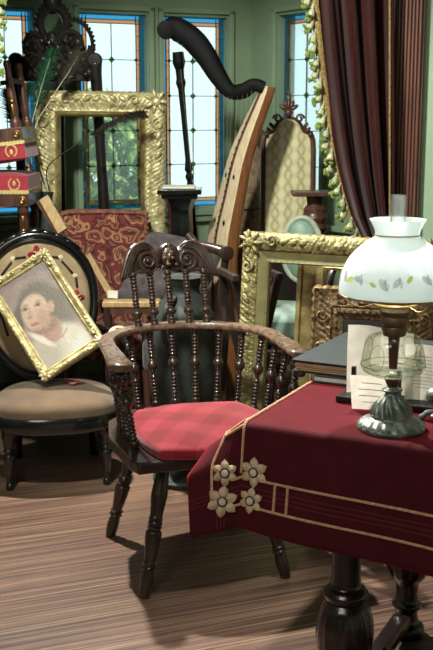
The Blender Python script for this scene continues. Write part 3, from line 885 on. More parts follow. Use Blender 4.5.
def flower(a, b, r, ph, npet=6):
    c = S(a, b); n = surf_n(a, b); x = (S(a + .005, b) - S(a - .005, b)).normalized(); y = n.cross(x)
    M = axes(c + n * .002, x, y, n)
    mb = MB()
    for k in range(npet):
        an = ph + 2 * PI * k / npet
        def pf_(u, v):
            t = u; w = .30 * math.sin(PI * min(1, t * .93 + .06)) ** .8 * (1.05 if t < .7 else 1) * (1 - .9 * max(0, t - .85) / .15)
            s = -1 + 2 * v
            rr = r * (.22 + .8 * t)
            p = V((rr, s * w * r, .0025 + .005 * (1 - s * s) * math.sin(PI * min(.95, t + .05)) - .002 * abs(s) ** .5 * (1 - abs(s))))
            return Matrix.Rotation(an, 3, 'Z') @ p
        mb.grid(12, 9, pf_)
    f_ = obj('flower', mb, M_petal, cloth, solid=.0015, ang=80); f_.matrix_local = M
    h_ = obj('flower_heart', MB().lathe([(.0095, 0), (.0095, .006), (.007, .009), (0, .010)], 14), M_petalc, f_)
    obj('heart_ring', MB().tube([(.0098 * math.cos(2 * PI * k / 18), .0098 * math.sin(2 * PI * k / 18), .006) for k in range(18)], .0018, 6, True), M_leather, f_)
flower(-.034, -.108, .030, .2)
flower(.030, -.114, .034, .6)
flower(-.038, -.174, .036, .1)
flower(.026, -.178, .030, .5)

# ------------------------------------------------------------------ oil lamp
LP = G(391, 428, ZT + .002); LP.z = ZT + .0006
lampM = thing('oil_lamp', 'glass oil lamp with white opal shade and twisted pewter foot', 'lamp', LP)
def dens(pr, n=4):
    out = []
    for a, b in zip(pr, pr[1:]):
        for k in range(n): out.append((a[0] + (b[0] - a[0]) * k / n, a[1] + (b[1] - a[1]) * k / n))
    return out + [pr[-1]]
def sm(pr, n):
    q = spline([(r, 0, z) for r, z in pr], n); return [(max(0, p.x), p.z) for p in q]
bp = [(.073, 0), (.0745, .004), (.074, .008), (.069, .015), (.060, .021), (.050, .0255), (.0455, .028), (.0445, .031), (.0435, .035), (.041, .045), (.0355, .057), (.026, .067), (.017, .075), (.0135, .082)]
def twist(a, z, r):
    if .009 < z < .025: return 1 + .03 * math.sin(a * 20 + z * 120)
    if .032 < z < .077: return 1 + .075 * math.sin(a * 12 + z * 80)
    return 1
obj('base', MB().lathe(sm(bp, 70), 120, rmod=twist), M_pewter, lampM, ang=60)
obj('stem', MB().lathe(sm([(.0135, .08), (.021, .086), (.022, .089), (.012, .093), (.012, .096)], 20), 24), M_pewter, lampM)
obj('brass_cup', MB().lathe(sm([(.010, .095), (.013, .100), (.018, .112), (.017, .116), (.012, .118)], 20), 24), M_redwood, lampM)
fp = [(.012, .117), (.040, .119), (.060, .127), (.068, .136), (.0695, .146), (.068, .158), (.065, .175), (.062, .192), (.057, .202), (.046, .209), (.022, .212)]
obj('font', MB().lathe(sm(fp, 50), 48, cap=False), M_glass, lampM)
ob = MB()
ob.lathe(sm([(.0, .1215), (.034, .1235), (.053, .130), (.063, .139), (.0645, .146), (.0615, .156)], 20), 40, cap=False)
ob2 = obj('font_ridges', MB(), M_glassgreen, lampM) if False else None
rg = MB()
for k in range(4):
    a = 2 * PI * k / 4 - PI / 2 - .72; pts = []
    for i in range(22):
        t = i / 21; an = 2 * PI * t
        z = .168 + .028 * math.cos(an); r = interp([(.13, .0625), (.14, .0685), (.15, .069), (.16, .0678), (.18, .0642), (.197, .060)], z) + .001
        aa = a + .26 * math.sin(an); pts.append(V((r * math.cos(aa), r * math.sin(aa), z)))
    rg.tube(pts, .0010, 6, True)
rg.tube([(.0695 * math.cos(2 * PI * k / 40), .0695 * math.sin(2 * PI * k / 40), .144) for k in range(40)], .0014, 6, True)
rg.tube([(.062 * math.cos(2 * PI * k / 40), .062 * math.sin(2 * PI * k / 40), .131) for k in range(40)], .0011, 6, True)
obj('moulded_loops', rg, M_glassgreen, lampM)
obj('wick_tube', MB().lathe([(.0085, .135), (.009, .136), (.013, .21), (.011, .212)], 20), M_redwood, lampM)
obj('collar', MB().lathe(sm([(.021, .208), (.0245, .210), (.0245, .226), (.022, .228), (.026, .232), (.030, .24), (.028, .25), (.022, .256), (.02, .262)], 40), 32), M_burner, lampM)
bn = obj('burner', MB().lathe([(.02, .25), (.031, .254), (.033, .262), (.026, .27), (.026, .285), (.02, .30), (.012, .31)], 28, rmod=lambda a, z, r: 1 + .03 * math.sin(a * 16)), M_burner, lampM)
kn = MB().tube([(.025, 0, .24), (.055, .0, .24)], .0022, 8); kn.lathe([(.007, 0), (.008, .001), (.008, .003), (.007, .004)], 16, (.055, 0, .24), (.06, 0, .24))
obj('wick_knob', kn, M_brass, bn)
hd = MB()
hd.tube([(.1165 * math.cos(2 * PI * k / 48), .1165 * math.sin(2 * PI * k / 48), .297) for k in range(48)], 0.0016, 8, True)
hd.tube([(.045 * math.cos(2 * PI * k / 32), .045 * math.sin(2 * PI * k / 32), .276) for k in range(32)], .0038, 8, True)
for k in range(3):
    a = 2 * PI * k / 3 - PI / 2 + .55
    hd.tube(spline([(.045 * math.cos(a), .045 * math.sin(a), .276), (.075 * math.cos(a), .075 * math.sin(a), .270), (.1 * math.cos(a), .1 * math.sin(a), .282), (.1165 * math.cos(a), .1165 * math.sin(a), .297)], 14), .0016, 6)
obj('shade_holder', hd, M_brass, lampM)
spf = [(.1190, .298), (.1205, .306), (.1198, .320), (.1160, .340), (.1080, .361), (.0955, .381), (.078, .399), (.059, .413), (.0490, .420), (.0468, .426), (.0485, .435), (.0535, .446), (.0595, .457)]
outp = sm(spf, 46); inn = [(r - .0028, z) for r, z in reversed(outp)]
shade = obj('lamp_shade', MB().lathe(outp + inn + [outp[0]], 64, cap=False), M_opal, lampM, ang=60)
def shade_pt(a, z, off=.0008):
    r = interp([(z_, r_) for r_, z_ in outp], z) + off
    return V((r * math.cos(a), r * math.sin(a), z))
lf = MB(); bl = MB()
for k in range(26):
    a = 2 * PI * k / 26 + random.uniform(-.05, .05); zc = .338 + random.uniform(-.008, .010)
    tgt = lf if k % 5 in (0, 2) else bl
    an = random.uniform(0, PI); sz = random.uniform(.008, .014)
    ring_ = []
    for i in range(10):
        t = 2 * PI * i / 10; du = sz * math.cos(t); dv = sz * .5 * math.sin(t)
        x = du * math.cos(an) - dv * math.sin(an); z = du * math.sin(an) + dv * math.cos(an)
        ring_.append(shade_pt(a + x / .112, zc + z))
    tgt.add(ring_, [tuple(range(10))])
    if tgt is bl:
        tgt.tube([shade_pt(a + .02 + .08 * t / 5, zc + .012 * math.sin(t * 1.3), .0006) for t in range(6)], .0008, 5)
obj('painted_leaves', lf, M_pleaf, shade); obj('painted_blossoms', bl, M_pbloss, shade)
gr = MB()
gr.tube([(.0478 * math.cos(2 * PI * k / 48), .0478 * math.sin(2 * PI * k / 48), .4248) for k in range(48)], .0013, 6, True)
obj('gilt_rim', gr, M_brass, shade); gr = MB()
gr.tube([(.1192 * math.cos(2 * PI * k / 60), .1192 * math.sin(2 * PI * k / 60), .2985) for k in range(60)], .0014, 6, True)
obj('gilt_rim', gr, M_brass, shade)
obj('chimney', MB().lathe([(.016, .30), (.02, .32), (.019, .345), (.0165, .38), (.0165, .508), (.0155, .508), (.0155, .38), (.018, .345), (.019, .32), (.015, .30)], 32, cap=False), M_chim, lampM)

# ------------------------------------------------------------------ books, papers, rack on the table
def tloc(p): q = MT.inverted() @ p; return q
ZS = ZT + .0012
def onT(px, py, z=None): return MT.inverted() @ G(px, py, z or ZS)
BA = onT(304, 391)
bk = thing('thin_book', 'thin blue-green book lying flat under the big green folio', 'book', MT @ V((.004, .39, ZS + .0016)), TA)
obj('cover', MB().box((.13, .17, .0015), (.26, .34, .003)).box((.13, .17, .0165), (.26, .34, .003)).box((.2585, .17, .009), (.003, .34, .018)), M_teal2, bk, False)
obj('page_block', MB().box((.127, .17, .009), (.252, .332, .0119)), M_paper, bk, False)
fo = thing('green_folio', 'big grey-green folio lying open-edged on top of the thin book', 'book', MT @ V((-.055, .402, ZS + .0198)), TA - .02)
tilt = Matrix.Rotation(math.radians(0), 4, 'X')
pg = MB()
for k in range(6):
    pg.box((.132 + .002 * math.sin(k * 2.1), .19 - .003 * math.cos(k * 1.7), .006 + k * .0042), (.262, .372, .0034))
obj('page_block', pg, M_pages, fo, False)
obj('cover', MB().box((.14, .19, .0016), (.29, .39, .003)).box((.14, .19, .0302), (.29, .39, .005)).box((.2835, .19, .016), (.003, .39, .03)), M_teal, fo, False, bevel=.001)

rk0 = G(352, 401, ZS); RX = E1
rackM = axes(G(338, 402, ZS) + V((0, 0, .0005)), E1, E2, V((0, 0, 1)))
rk = thing('letter_rack', 'dark wooden letter rack filled with papers behind the oil lamp', 'letter rack', M=rackM)
obj('base', MB().box((.12, .04, .008), (.25, .09, .016)), M_carved, rk, False, bevel=.003)
for x in (.035, .145, .235):
    for y in (.008, .08): obj('upright', MB().box((x, y, .052), (.01, .012, .074)), M_carved, rk, False, bevel=.002)
def sheet(name, label, w, h, loc, rz, lean, lines=0, mat=M_letter, curl=.01, cat='paper', bend=0):
    e = thing(name, label, cat, MT @ V(loc), TA + rz, group='letters in the rack' if name == 'letter_sheet' else None)
    R = Matrix.Rotation(-lean, 3, 'X')
    mb = MB().grid(8, 10, lambda u, v: R @ V((-w / 2 + w * u, curl * math.sin(PI * u) + bend * v * v, h * v)))
    obj('sheet', mb, mat, e)
    if lines:
        tx = MB()
        for k in range(lines):
            zz = h * (.78 - .56 * k / max(1, lines - 1)); ww = w * (.32 if k % 3 else .24) 
            tx.grid(8, 2, lambda u, v: R @ V((-ww + 2 * ww * u, curl * math.sin(PI * (.5 + (-ww + 2 * ww * u) / w)) + bend * (zz / h) ** 2 - .0012, zz + .0022 * v)))
        obj('writing', tx, M_ink, e)
    return e
rl = tloc(G(338, 402, ZS))
zz = ZS + .017
sheet('letter_sheet', 'tall cream letter standing at left in the rack', .082, .165, (rl.x + .05, rl.y + .034, zz), 0, -.07, 0, bend=.012)
sheet('letter_sheet', 'wide cream letter standing upright in the rack behind the lamp glass', .1, .155, (rl.x + .115, rl.y + .057, zz), 0, -.06, 3)
sheet('letter_sheet', 'written sheet standing at right in the rack behind the lamp', .085, .135, (rl.x + .195, rl.y + .034, zz), 0, -.08, 10)
sheet('white_card', 'small white printed card propped against the front of the rack', .098, .092, (rl.x + .098, rl.y - .036, ZS + .0006), .12, -.32, 4, curl=.003, cat='card')
sheet('pink_edged_card', 'white card with faint lines leaning by the pewter stand', .1, .105, (rl.x + .31, rl.y + .035, ZS + .0006), .1, -.5, 2, curl=.004, cat='card')
o = obj('pink_envelope', MB().box((0, 0, .0015), (.13, .075, .003)), M_pink, M=MT @ Matrix.Translation((rl.x + .34, rl.y - .06, ZS + .0005)), smooth=False)
tag(o, 'pink envelope lying flat by the pewter stand', 'envelope')
pw = thing('pewter_stand', 'small dark pewter footed stand at the right edge of the table', 'stand', G(437, 420, ZS) + V((0, 0, .0005)))
obj('bowl', MB().lathe(sm([(.006, .03), (.012, .036), (.024, .046), (.027, .056), (.024, .066), (.014, .074), (.0, .076)], 30), 28), M_pewter, pw)
obj('stem', MB().lathe(sm([(.02, .012), (.009, .02), (.006, .03), (.009, .036)], 14), 20), M_pewter, pw)
for k in range(3):
    a = 2 * PI * k / 3 + PI * .95
    obj('foot', MB().tube(spline([(.008 * math.cos(a), .008 * math.sin(a), .018), (.022 * math.cos(a), .022 * math.sin(a), .016), (.034 * math.cos(a), .034 * math.sin(a), .005), (.042 * math.cos(a), .042 * math.sin(a), .006)], 12), [.006] * 6 + [.007, .007, .006, .006, .007, .005], 8), M_pewter, pw)

# ------------------------------------------------------------------ black needlework chair with the portrait
NC = V((-.655, 4.13, 0)); NR = math.radians(10)
nc = thing('needlework_chair', 'low black lacquered chair with beige needlework seat and oval back', 'chair', NC, NR)
NM = Matrix.Translation(NC) @ Matrix.Rotation(NR, 4, 'Z')
def sup(a, rx, ry, p=2.6):
    c, s = math.cos(a), math.sin(a)
    return (rx * abs(c) ** (2 / p) * (1 if c >= 0 else -1), ry * abs(s) ** (2 / p) * (1 if s >= 0 else -1))
ns = 48
def seatring(k, w, d): x, y = sup(2 * PI * k, w, d); return x * (1 - .12 * y / d), y
mb = MB()
def su(u, v):
    if v < .85:
        t = v / .85; x, y = seatring(u, .243 * (1 - .0 * t), .228)
        k = math.sin(t * PI / 2); return V((x * (1 - .1 * t ** 4), y * (1 - .1 * t ** 4), .295 + .055 * t))
    t = (v - .85) / .15; x, y = seatring(u, .243 * .9 * (1 - t), .228 * .9 * (1 - t)); return V((x, y, .35 + .032 * math.sin(t * PI / 2)))
mb.grid(ns, 21, su, cu=True)
obj('seat', mb, M_seatuph, nc, ang=80)
mb = MB()
def sr(u, v):
    x, y = seatring(u, .252, .237); q = [(0, .246), (.006, .25), (.008, .27), (.004, .29), (0, .298), (-.03, .298), (-.03, .246)][int(round(v * 7)) % 7]
    L = math.hypot(x, y); return V((x * (1 + q[0] / L), y * (1 + q[0] / L), q[1] + (.012 * math.cos(4 * PI * u) if q[1] < .28 else 0)))
mb.grid(64, 7, sr, cu=True, cv=True)
obj('seat_rail', mb, M_black, nc, ang=60)
lpn = [(.012, 0), (.016, .004), (.016, .02), (.011, .03), (.016, .06), (.022, .11), (.024, .14), (.018, .15), (.024, .16), (.018, .17), (.022, .2), (.026, .215), (.026, .255)]
for sx in (-1, 1):
    obj('leg', MB().lathe(dens(lpn, 3), 16, (sx * .19, -.165, 0), (sx * .19, -.165, 1)), M_black, nc)
    obj('leg', MB().tube(spline([(sx * .165, .24, 0), (sx * .16, .19, .12), (sx * .155, .17, .26)], 10), .02, 8), M_black, nc)
    obj('caster', MB().ell((sx * .19, -.165, .012), (.014, .014, .012)), M_brass, nc)
# oval back
def bk_pt(x, z, off=0):                                   # oval back surface coordinates -> local
    t = (z - .36); return V((x + BX, .215 + .2 * t - off + .25 * x * x, z))
BCZ, BRX, BRZ = .655, .238, .295
BX = -.055
def oval(a, k=1.0):
    z = BCZ + BRZ * k * math.sin(a); x = BRX * k * math.cos(a) * (1 + .10 * math.sin(a)); return x, z
mb = MB()
mb.tube([bk_pt(*oval(2 * PI * k / 64)) for k in range(64)], .019, 10, True)
obj('back_frame', mb, M_black, nc)
mb = MB()
mb.tube([bk_pt(*oval(2 * PI * k / 64, .935), .012) for k in range(64)], .005, 8, True)
obj('beading', mb, M_black, nc)
cv = MB()
for k in range(7):
    a = PI / 2 + (k - 3) * .2; x, z = oval(a, 1.05); cv.ell(bk_pt(x, z, .004), (.045, .014, .010 if k != 3 else .016), 12, 7, Matrix.Rotation((a - PI / 2), 3, 'Y').inverted())
for sx in (-1, 1):
    for k in range(4):
        a = PI / 2 - sx * (.75 + k * .13); x, z = oval(a, 1.03); cv.ell(bk_pt(x, z, .008), (.028, .010, .007), 10, 7, Matrix.Rotation((a - PI / 2), 3, 'Y').inverted())
obj('crest_carving', cv, M_black, nc)
mb = MB()
def bu(u, v):
    k = v * .93; x, z = oval(2 * PI * u, k); return bk_pt(x, z, .034 * (1 - v * v) - .004)
mb.grid(48, 12, bu, cu=True)
obj('back_upholstery', mb, M_uph, nc, ang=80, solid=.004)
def bsurf(x, z):
    v2 = min(1, ((x / (BRX * .93)) ** 2 + ((z - BCZ) / (BRZ * .93)) ** 2)); return .034 * (1 - v2) - .004
def decal(poly, off=.0035):
    m = MB(); m.add([bk_pt(x, z, bsurf(x, z) + off) for x, z in poly], [tuple(range(len(poly)))]); return m
def medallion(cx, cz, r):
    e_ = obj('medallion', decal([(cx + r * (1 + .28 * math.cos(4 * t)) * math.cos(t), cz + r * (1 + .28 * math.cos(4 * t)) * math.sin(t)) for t in [2 * PI * k / 32 for k in range(32)]]), M_redpatch, nc, solid=.001)
    m = MB()
    for sx in (-1, 1):
        pts = []
        for i in range(16):
            t = i / 15; a = PI / 2 + sx * (-.4 + 5 * t); rr = r * .42 * (1 - .6 * t)
            x = cx + sx * r * .35 + rr * math.cos(a); z = cz + rr * math.sin(a); pts.append(bk_pt(x, z, bsurf(x, z) + .005))
        m.tube(pts, .0022, 5)
    obj('scroll_stitch', m, M_crm, e_)
def dash(x0, z0, x1, z1, w=.005):
    d = V((x1 - x0, z1 - z0)).normalized(); n2 = V((-d.y, d.x))
    p = [(x0 + n2.x * w, z0 + n2.y * w), (x1 + n2.x * w, z1 + n2.y * w), (x1 - n2.x * w, z1 - n2.y * w), (x0 - n2.x * w, z0 - n2.y * w)]
    obj('black_dash', decal(p), M_blackpatch, nc, solid=.001)
ring8 = [(0, .225), (.105, .2), (.165, .1), (.165, -.05), (.1, -.16), (-.1, -.16), (-.165, -.05), (-.165, .1), (-.105, .2)]
medallion(0, BCZ + .215, .03); medallion(.163, BCZ + .03, .027); medallion(-.163, BCZ + .03, .027); medallion(0, BCZ - .19, .027)
for (a, b, c, d) in ((.045, .205, .095, .2), (.105, .185, .15, .13), (.162, .115, .166, .072), (-.045, .205, -.095, .2), (-.105, .185, -.15, .13), (-.162, .115, -.166, .072), (.16, -.02, .13, -.12), (-.16, -.02, -.13, -.12)):
    dash(a, BCZ + b, c, BCZ + d)
for (cx, cz) in ((.1, .2), (.158, .122), (-.1, .2), (-.158, .122)):
    obj('cream_knot', MB().ell(bk_pt(cx, BCZ + cz, bsurf(cx, BCZ + cz) + .003), (.011, .004, .011)), M_crm, nc)
# medallion on the seat
m = MB().add([V((.07 + .034 * (1 + .25 * math.cos(4 * t)) * math.cos(t), .0 + .028 * (1 + .25 * math.cos(4 * t)) * math.sin(t), .3815)) for t in [2 * PI * k / 28 for k in range(28)]], [tuple(range(28))])
e_ = obj('seat_medallion', m, M_redpatch, nc, solid=.002)
obj('scroll_stitch', MB().tube([(.07 + .016 * math.cos(t), .011 * math.sin(t), .383) for t in [2 * PI * k / 16 for k in range(16)]], .002, 5, True), M_crm, e_)
# low padded arms
for sx in (-1, 1):
    pts = spline([bk_pt(sx * .235, .56), V((sx * .27 + BX * .6, .2, .55)), V((sx * .30 + BX * .3, .1, .535)), V((sx * .30, .02, .51)), V((sx * .275, .04, .43)), V((sx * .25, .06, .29))], 30)
    obj('arm', MB().tube(pts, .013, 8), M_black, nc)
    pd = obj('arm_pad', MB().ell((sx * .29 + BX * .4, .13, .56), (.038, .075, .022), 16, 10, Matrix.Rotation(sx * -.25, 3, 'Z')), M_crm, nc)
    obj('pad_stitch', MB().ell((sx * .29 + BX * .4, .10, .578), (.015, .012, .006)), M_redpatch, pd)

# portrait in gilt frame
pb, prr, pt = P(45, 383, 4.075), P(103, 345, 4.12), P(33, 258, 4.285)
xd = (prr - pb); Wp = xd.length * 1.07; xd.normalize(); yd = (pt - prr); yd -= xd * yd.dot(xd); Hp = yd.length; yd.normalize(); zd = xd.cross(yd)
PM = axes(pb + xd * (Wp / 2), xd, yd, zd)
po = thing('portrait_painting', 'gilt framed portrait of a dark haired girl tilted on the needlework chair', 'painting', M=PM)
obj('frame', frame_mesh(Wp, Hp, [(0, .014, 0), (.004, .028, .002), (.012, .032, .003), (.020, .024, .002), (.028, .014, 0), (.034, .018, 0), (.039, .011, 0)], 110, orn_leaf), M_gold2, po, ang=60)
corner_orn(Wp, Hp, .036, .0045, .031, M_gold2, po)
def paint(px, py):
    # portrait of a girl, in frame-picture coordinates of a 433 x 551 canvas
    bgc = (152, 132, 128) if True else None
    n = hsh(px * .02, py * .02) * 10
    c = V((148 + n + (py - 100) * .03, 130 + n, 124 + n))
    def blob(cx, cy, rx, ry, rot, col, soft=.25):
        nonlocal c
        dx, dy = px - cx, py - cy; a = math.radians(rot)
        x = dx * math.cos(a) + dy * math.sin(a); y = -dx * math.sin(a) + dy * math.cos(a)
        d = math.sqrt((x / rx) ** 2 + (y / ry) ** 2)
        k = min(1, max(0, (1 + soft - d) / (2 * soft)))
        k = k * k * (3 - 2 * k)
        c = c.lerp(V(col), k)
    blob(206, 262, 74, 50, 36, (110, 100, 86), .4)        # hair on the shoulder
    blob(122, 240, 82, 84, -24, (106, 96, 82), .22)
    blob(190, 225, 40, 46, 20, (106, 96, 82), .4)       # hair
    blob(52, 300, 26, 62, 4, (96, 84, 74), .4)
    blob(262, 410, 136, 102, 18, (206, 198, 182), .15)     # blouse
    blob(168, 436, 70, 70, 0, (182, 172, 156), .4)
    blob(186, 330, 38, 48, -28, (172, 138, 118), .25)     # neck
    blob(160, 326, 44, 22, -30, (132, 104, 90), .6)      # under the chin
    blob(112, 270, 55, 70, -20, (200, 168, 142), .12)    # face
    blob(94, 240, 40, 22, -20, (210, 182, 158), .5)
    blob(150, 296, 24, 40, -22, (178, 142, 122), .5)
    blob(172, 248, 14, 22, -12, (188, 150, 130), .3)     # ear
    for (ex, ey) in ((70, 262), (118, 243)):
        blob(ex, ey, 13, 6, -20, (126, 104, 92), .7); blob(ex, ey - 13, 12, 3.5, -22, (156, 128, 112), .8)
        blob(ex + 1, ey, 6, 5.5, 0, (88, 74, 70), .6)
    blob(92, 276, 6, 18, -16, (184, 148, 128), .6); blob(94, 292, 10, 5, -16, (164, 124, 110), .6)
    blob(116, 316, 17, 6.5, -18, (164, 102, 94), .4); blob(122, 332, 15, 4, -18, (184, 146, 126), .6)
    blob(150, 372, 58, 11, 22, (226, 218, 204), .4)      # collar
    blob(256, 362, 36, 13, 60, (214, 206, 190), .4)
    t = math.atan2(py - 316, px - 196); rr = math.hypot(px - 196, (py - 316) * .85)
    if abs(rr - 48) < 4 and py > 325: c = c.lerp(V((170, 112, 98)), .5)
    blob(300, 385, 26, 40, 15, (214, 214, 206), .6)
    return c * .74
pw_, ph_ = Wp - .07, Hp - .07
nx, ny = 60, 92
mb = MB(); cols = []
for j in range(ny):
    for i in range(nx):
        u = i / (nx - 1); v = j / (ny - 1)
        mb.v.append(V((-pw_ / 2 + pw_ * u, .035 + ph_ * v, .010)))
        uu = (.035 + pw_ * u) / Wp; vv = (.035 + ph_ * v) / Hp
        X = 45 + uu * 58 - vv * 70; Y_ = 384 - uu * 39 - vv * 87
        q = paint(X * 3.936, (Y_ - 250) * 3.936); cols.append(lin((q.x, q.y, q.z)))
for j in range(ny - 1):
    for i in range(nx - 1): mb.f.append((j * nx + i, j * nx + i + 1, (j + 1) * nx + i + 1, (j + 1) * nx + i))
t = NT('oil_painting'); at_ = t.n('ShaderNodeVertexColor'); at_.layer_name = 'paint'
M_paint = t.bsdf(at_.outputs[0], .45, 0, t.noise(t.coord(), 90, 3), .12)
cvs = obj('canvas', mb, M_paint, po, solid=.003)
ca = cvs.data.color_attributes.new('paint', 'FLOAT_COLOR', 'POINT')
for i, q in enumerate(cols): ca.data[i].color = q

# ------------------------------------------------------------------ left rear: stools, table, carved stand, feathers
sx0, sx1 = -1.34, -.76
stt = thing('side_table', 'dark wooden side table beneath the stacked red stools', 'table', ((sx0 + sx1) / 2, 4.845, 0))
W_ = sx1 - sx0
obj('table_top', MB().box((0, 0, .75), (W_, .53, .03)), M_black2, stt, False, bevel=.006)
obj('apron', MB().box((0, -.19, .69), (W_ - .1, .02, .1)).box((0, .19, .69), (W_ - .1, .02, .1)), M_black2, stt, False)
for a in (-1, 1):
    for b in (-1, 1): obj('leg', MB().lathe(dens([(.016, 0), (.02, .1), (.03, .2), (.02, .25), (.028, .4), (.022, .736)], 3), 12, (a * (W_ / 2 - .05), b * .18, 0)), M_black2, stt)
def stool(label, M):
    e = thing('upholstered_stool', label, 'stool', M=M @ Matrix.Translation((0, 0, -.085)), group='red stools stacked seat to seat')
    w, d = .42, .34
    pd = MB()
    pd.grid(24, 14, lambda u, v: V(((-1 + 2 * u) * w / 2 * (1 - .03 * math.sin(PI * v) * 0), (-1 + 2 * v) * d / 2, .43 + .075 + .018 * (1 - (2 * u - 1) ** 4) * (1 - (2 * v - 1) ** 4))))
    pd.box((0, 0, .469), (w, d, .073))
    obj('seat_pad', pd, M_redstool, e, ang=50)
    tr = MB().box((0, 0, .436), (w + .008, d + .008, .014))
    for k in range(26): tr.box((-w / 2 + w * (k + .5) / 26, -d / 2 - .005, .436), (.006, .004, .02))
    obj('gold_trim', tr, M_wreath, e, False)
    obj('seat_rail', MB().box((0, 0, .40), (w, d, .058)), M_redwood, e, False, bevel=.004)
    for a in (-1, 1):
        obj('rosette', MB().lathe([(.017, 0), (.017, .006), (.012, .009), (.008, .007), (0, .011)], 18, (a * (w / 2 - .026), -d / 2, .40), (a * (w / 2 - .026), -d / 2 - 1, .40)), M_brass, e)
        for b in (-1, 1):
            obj('leg', MB().lathe(dens([(.013, .085), (.017, .1), (.013, .125), (.018, .22), (.021, .3), (.017, .33), (.024, .345), (.024, .375)], 3), 14, (a * (w / 2 - .028), b * (d / 2 - .028), 0)), M_redwood, e)
        obj('leg_mount', MB().ell((a * (w / 2 - .028), -d / 2 + .006, .30), (.009, .006, .032)).ell((a * (w / 2 - .028), -d / 2 + .006, .26), (.012, .006, .012)), M_brass, e)
    for k in range(3):
        wr = MB(); cx = (k - 1) * .15
        for s2 in (-1, 1):
            wr.tube([(cx + s2 * .024 * math.sin(t * 2.7), -d / 2 - .001, .470 - .026 * math.cos(t * 2.7)) for t in [i / 11 for i in range(12)]], .0035, 6)
        wr.ell((cx, -d / 2 - .001, .474), (.007, .002, .012))
        obj('wreath', wr, M_wreath, e)
    obj('stretcher', MB().beam((-w / 2 + .03, 0, .17), (w / 2 - .03, 0, .17), .014, .02).beam((-w / 2 + .028, -d / 2 + .03, .17), (-w / 2 + .028, d / 2 - .03, .17), .014, .02).beam((w / 2 - .028, -d / 2 + .03, .17), (w / 2 - .028, d / 2 - .03, .17), .014, .02), M_redwood, e, False)
sp_ = P(38.5, 187, 4.62)
sxc = sp_.x - .262
ztop = .766 + .523 - .085
stool('upright red stool with gold wreaths under the overturned one', Matrix.Translation((sxc, 4.82, .766)))
stool('overturned red stool with legs in the air atop the upright one', Matrix.Translation((sxc - .05, 4.82, ztop + .53 - .085 + .012)) @ Matrix.Rotation(math.radians(-6.5), 4, 'Y') @ Matrix.Rotation(PI, 4, 'Y'))
# carved hall chair seen from its back
cc = thing('carved_hall_chair', 'tall dark carved wooden chair with openwork crest before the windows', 'chair', (P(55, 60, 5.38).x, 5.38, 0))
cxo = P(55, 60, 5.38).x
def cl_(px, py, dy=0): p = P(px, py, 5.38 + dy); return V((p.x - cxo, dy, p.z))
for (a, b) in (((16, 60), (24, 215)), ((95, 60), (107, 214))):
    t1 = cl_(*a); t2 = cl_(*b); t3 = V((t2.x, 0, 0)); t3.x = t2.x + (t2.x - t1.x) * .6
    L = (t1 - t3).length
    obj('post', MB().lathe(dens([(.022, 0), (.026, .05), (.022, .3), (.03, .5), (.024, .8), (.03, .95), (.025, 1.2), (.03, L - .06), (.034, L - .02), (.028, L)], 3), 14, t3, t1), M_carved, cc)
    m = MB(); m.lathe([(.03, -.03), (.036, -.02), (.036, .02), (.03, .03)], 18, t1 + V((0, 0, 0)), t1 + V((0, -1, 0)))
    obj('scroll_knob', m, M_carved, cc)
mb = MB()
mb.tube([cl_(53 + 13 * math.cos(2 * PI * k / 24), 24 + 16 * math.sin(2 * PI * k / 24)) for k in range(24)], .02, 8, True)
mb.ell(cl_(52, 2), (.045, .025, .06)); mb.ell(cl_(52, -8), (.025, .02, .04))
mb.tube([cl_(34 + 9 * math.cos(2 * PI * k / 20), 45 + 11 * math.sin(2 * PI * k / 20)) for k in range(20)], .014, 8, True)
for k in range(16):                                     # serrated acanthus edge on the right scroll
    a = -PI * .62 + k * .16; c0 = cl_(72 + 19 * math.cos(a), 46 + 24 * math.sin(a)); c1 = cl_(72 + 24 * math.cos(a), 46 + 30 * math.sin(a))
    mb.tube([c0, c1], [.02, .003], 6)
for (x, y, ph, tn, r, s) in ((72, 46, 0, 1.5, 20, 1), (52, 62, 2, 1.3, 14, -1), (38, 64, 1, 1.2, 12, 1), (80, 60, 3, 1, 12, -1), (30, 50, 2, 1.1, 13, -1)):
    pts = [cl_(x + r * (1 - .8 * i / 29) * math.cos(ph + s * tn * 2 * PI * i / 29), y + r * 1.15 * (1 - .8 * i / 29) * math.sin(ph + s * tn * 2 * PI * i / 29), -.01) for i in range(30)]
    mb.tube(pts, [.02 - .009 * i / 29 for i in range(30)], 8)
random.seed(5)
for k in range(95):
    x = random.uniform(26, 90); y = 62 + random.uniform(-18 - .35 * min(x - 26, 90 - x), 15)
    mb.ell(cl_(x, y, random.uniform(-.02, .01)), (random.uniform(.012, .03), .016, random.uniform(.012, .034)), 9, 6, Matrix.Rotation(random.uniform(0, PI), 3, 'Y'))
for k in range(14):
    a = PI * (.98 + 1.04 * k / 13); mb.tube([cl_(53 + 16 * math.cos(a), 24 + 19 * math.sin(a)), cl_(53 + 20 * math.cos(a), 24 + 25 * math.sin(a))], [.018, .004], 6)
for (x, y) in ((22, 40), (26, 32), (30, 30), (38, 32)): mb.tube([cl_(x + 3, y + 6), cl_(x, y)], [.018, .003], 6)
obj('carved_crest', mb, M_carved, cc)
a0, a1 = cl_(57, 70), cl_(60, 240)
obj('back_splat', MB().beam(a0, a1, .065, .02, up=(0, 1, 0)), M_carved, cc, False, bevel=.004)
obj('back_rail', MB().beam(cl_(17, 76), cl_(97, 76), .05, .03, up=(0, 1, 0)), M_carved, cc, False, bevel=.004)
obj('seat', MB().box((.02, .16, .43), (.44, .34, .05)), M_carved, cc, False, bevel=.008)
for a in (-.16, .2): obj('leg', MB().lathe(dens([(.02, 0), (.026, .1), (.02, .2), (.028, .41)], 3), 12, (a, .29, 0)), M_carved, cc)
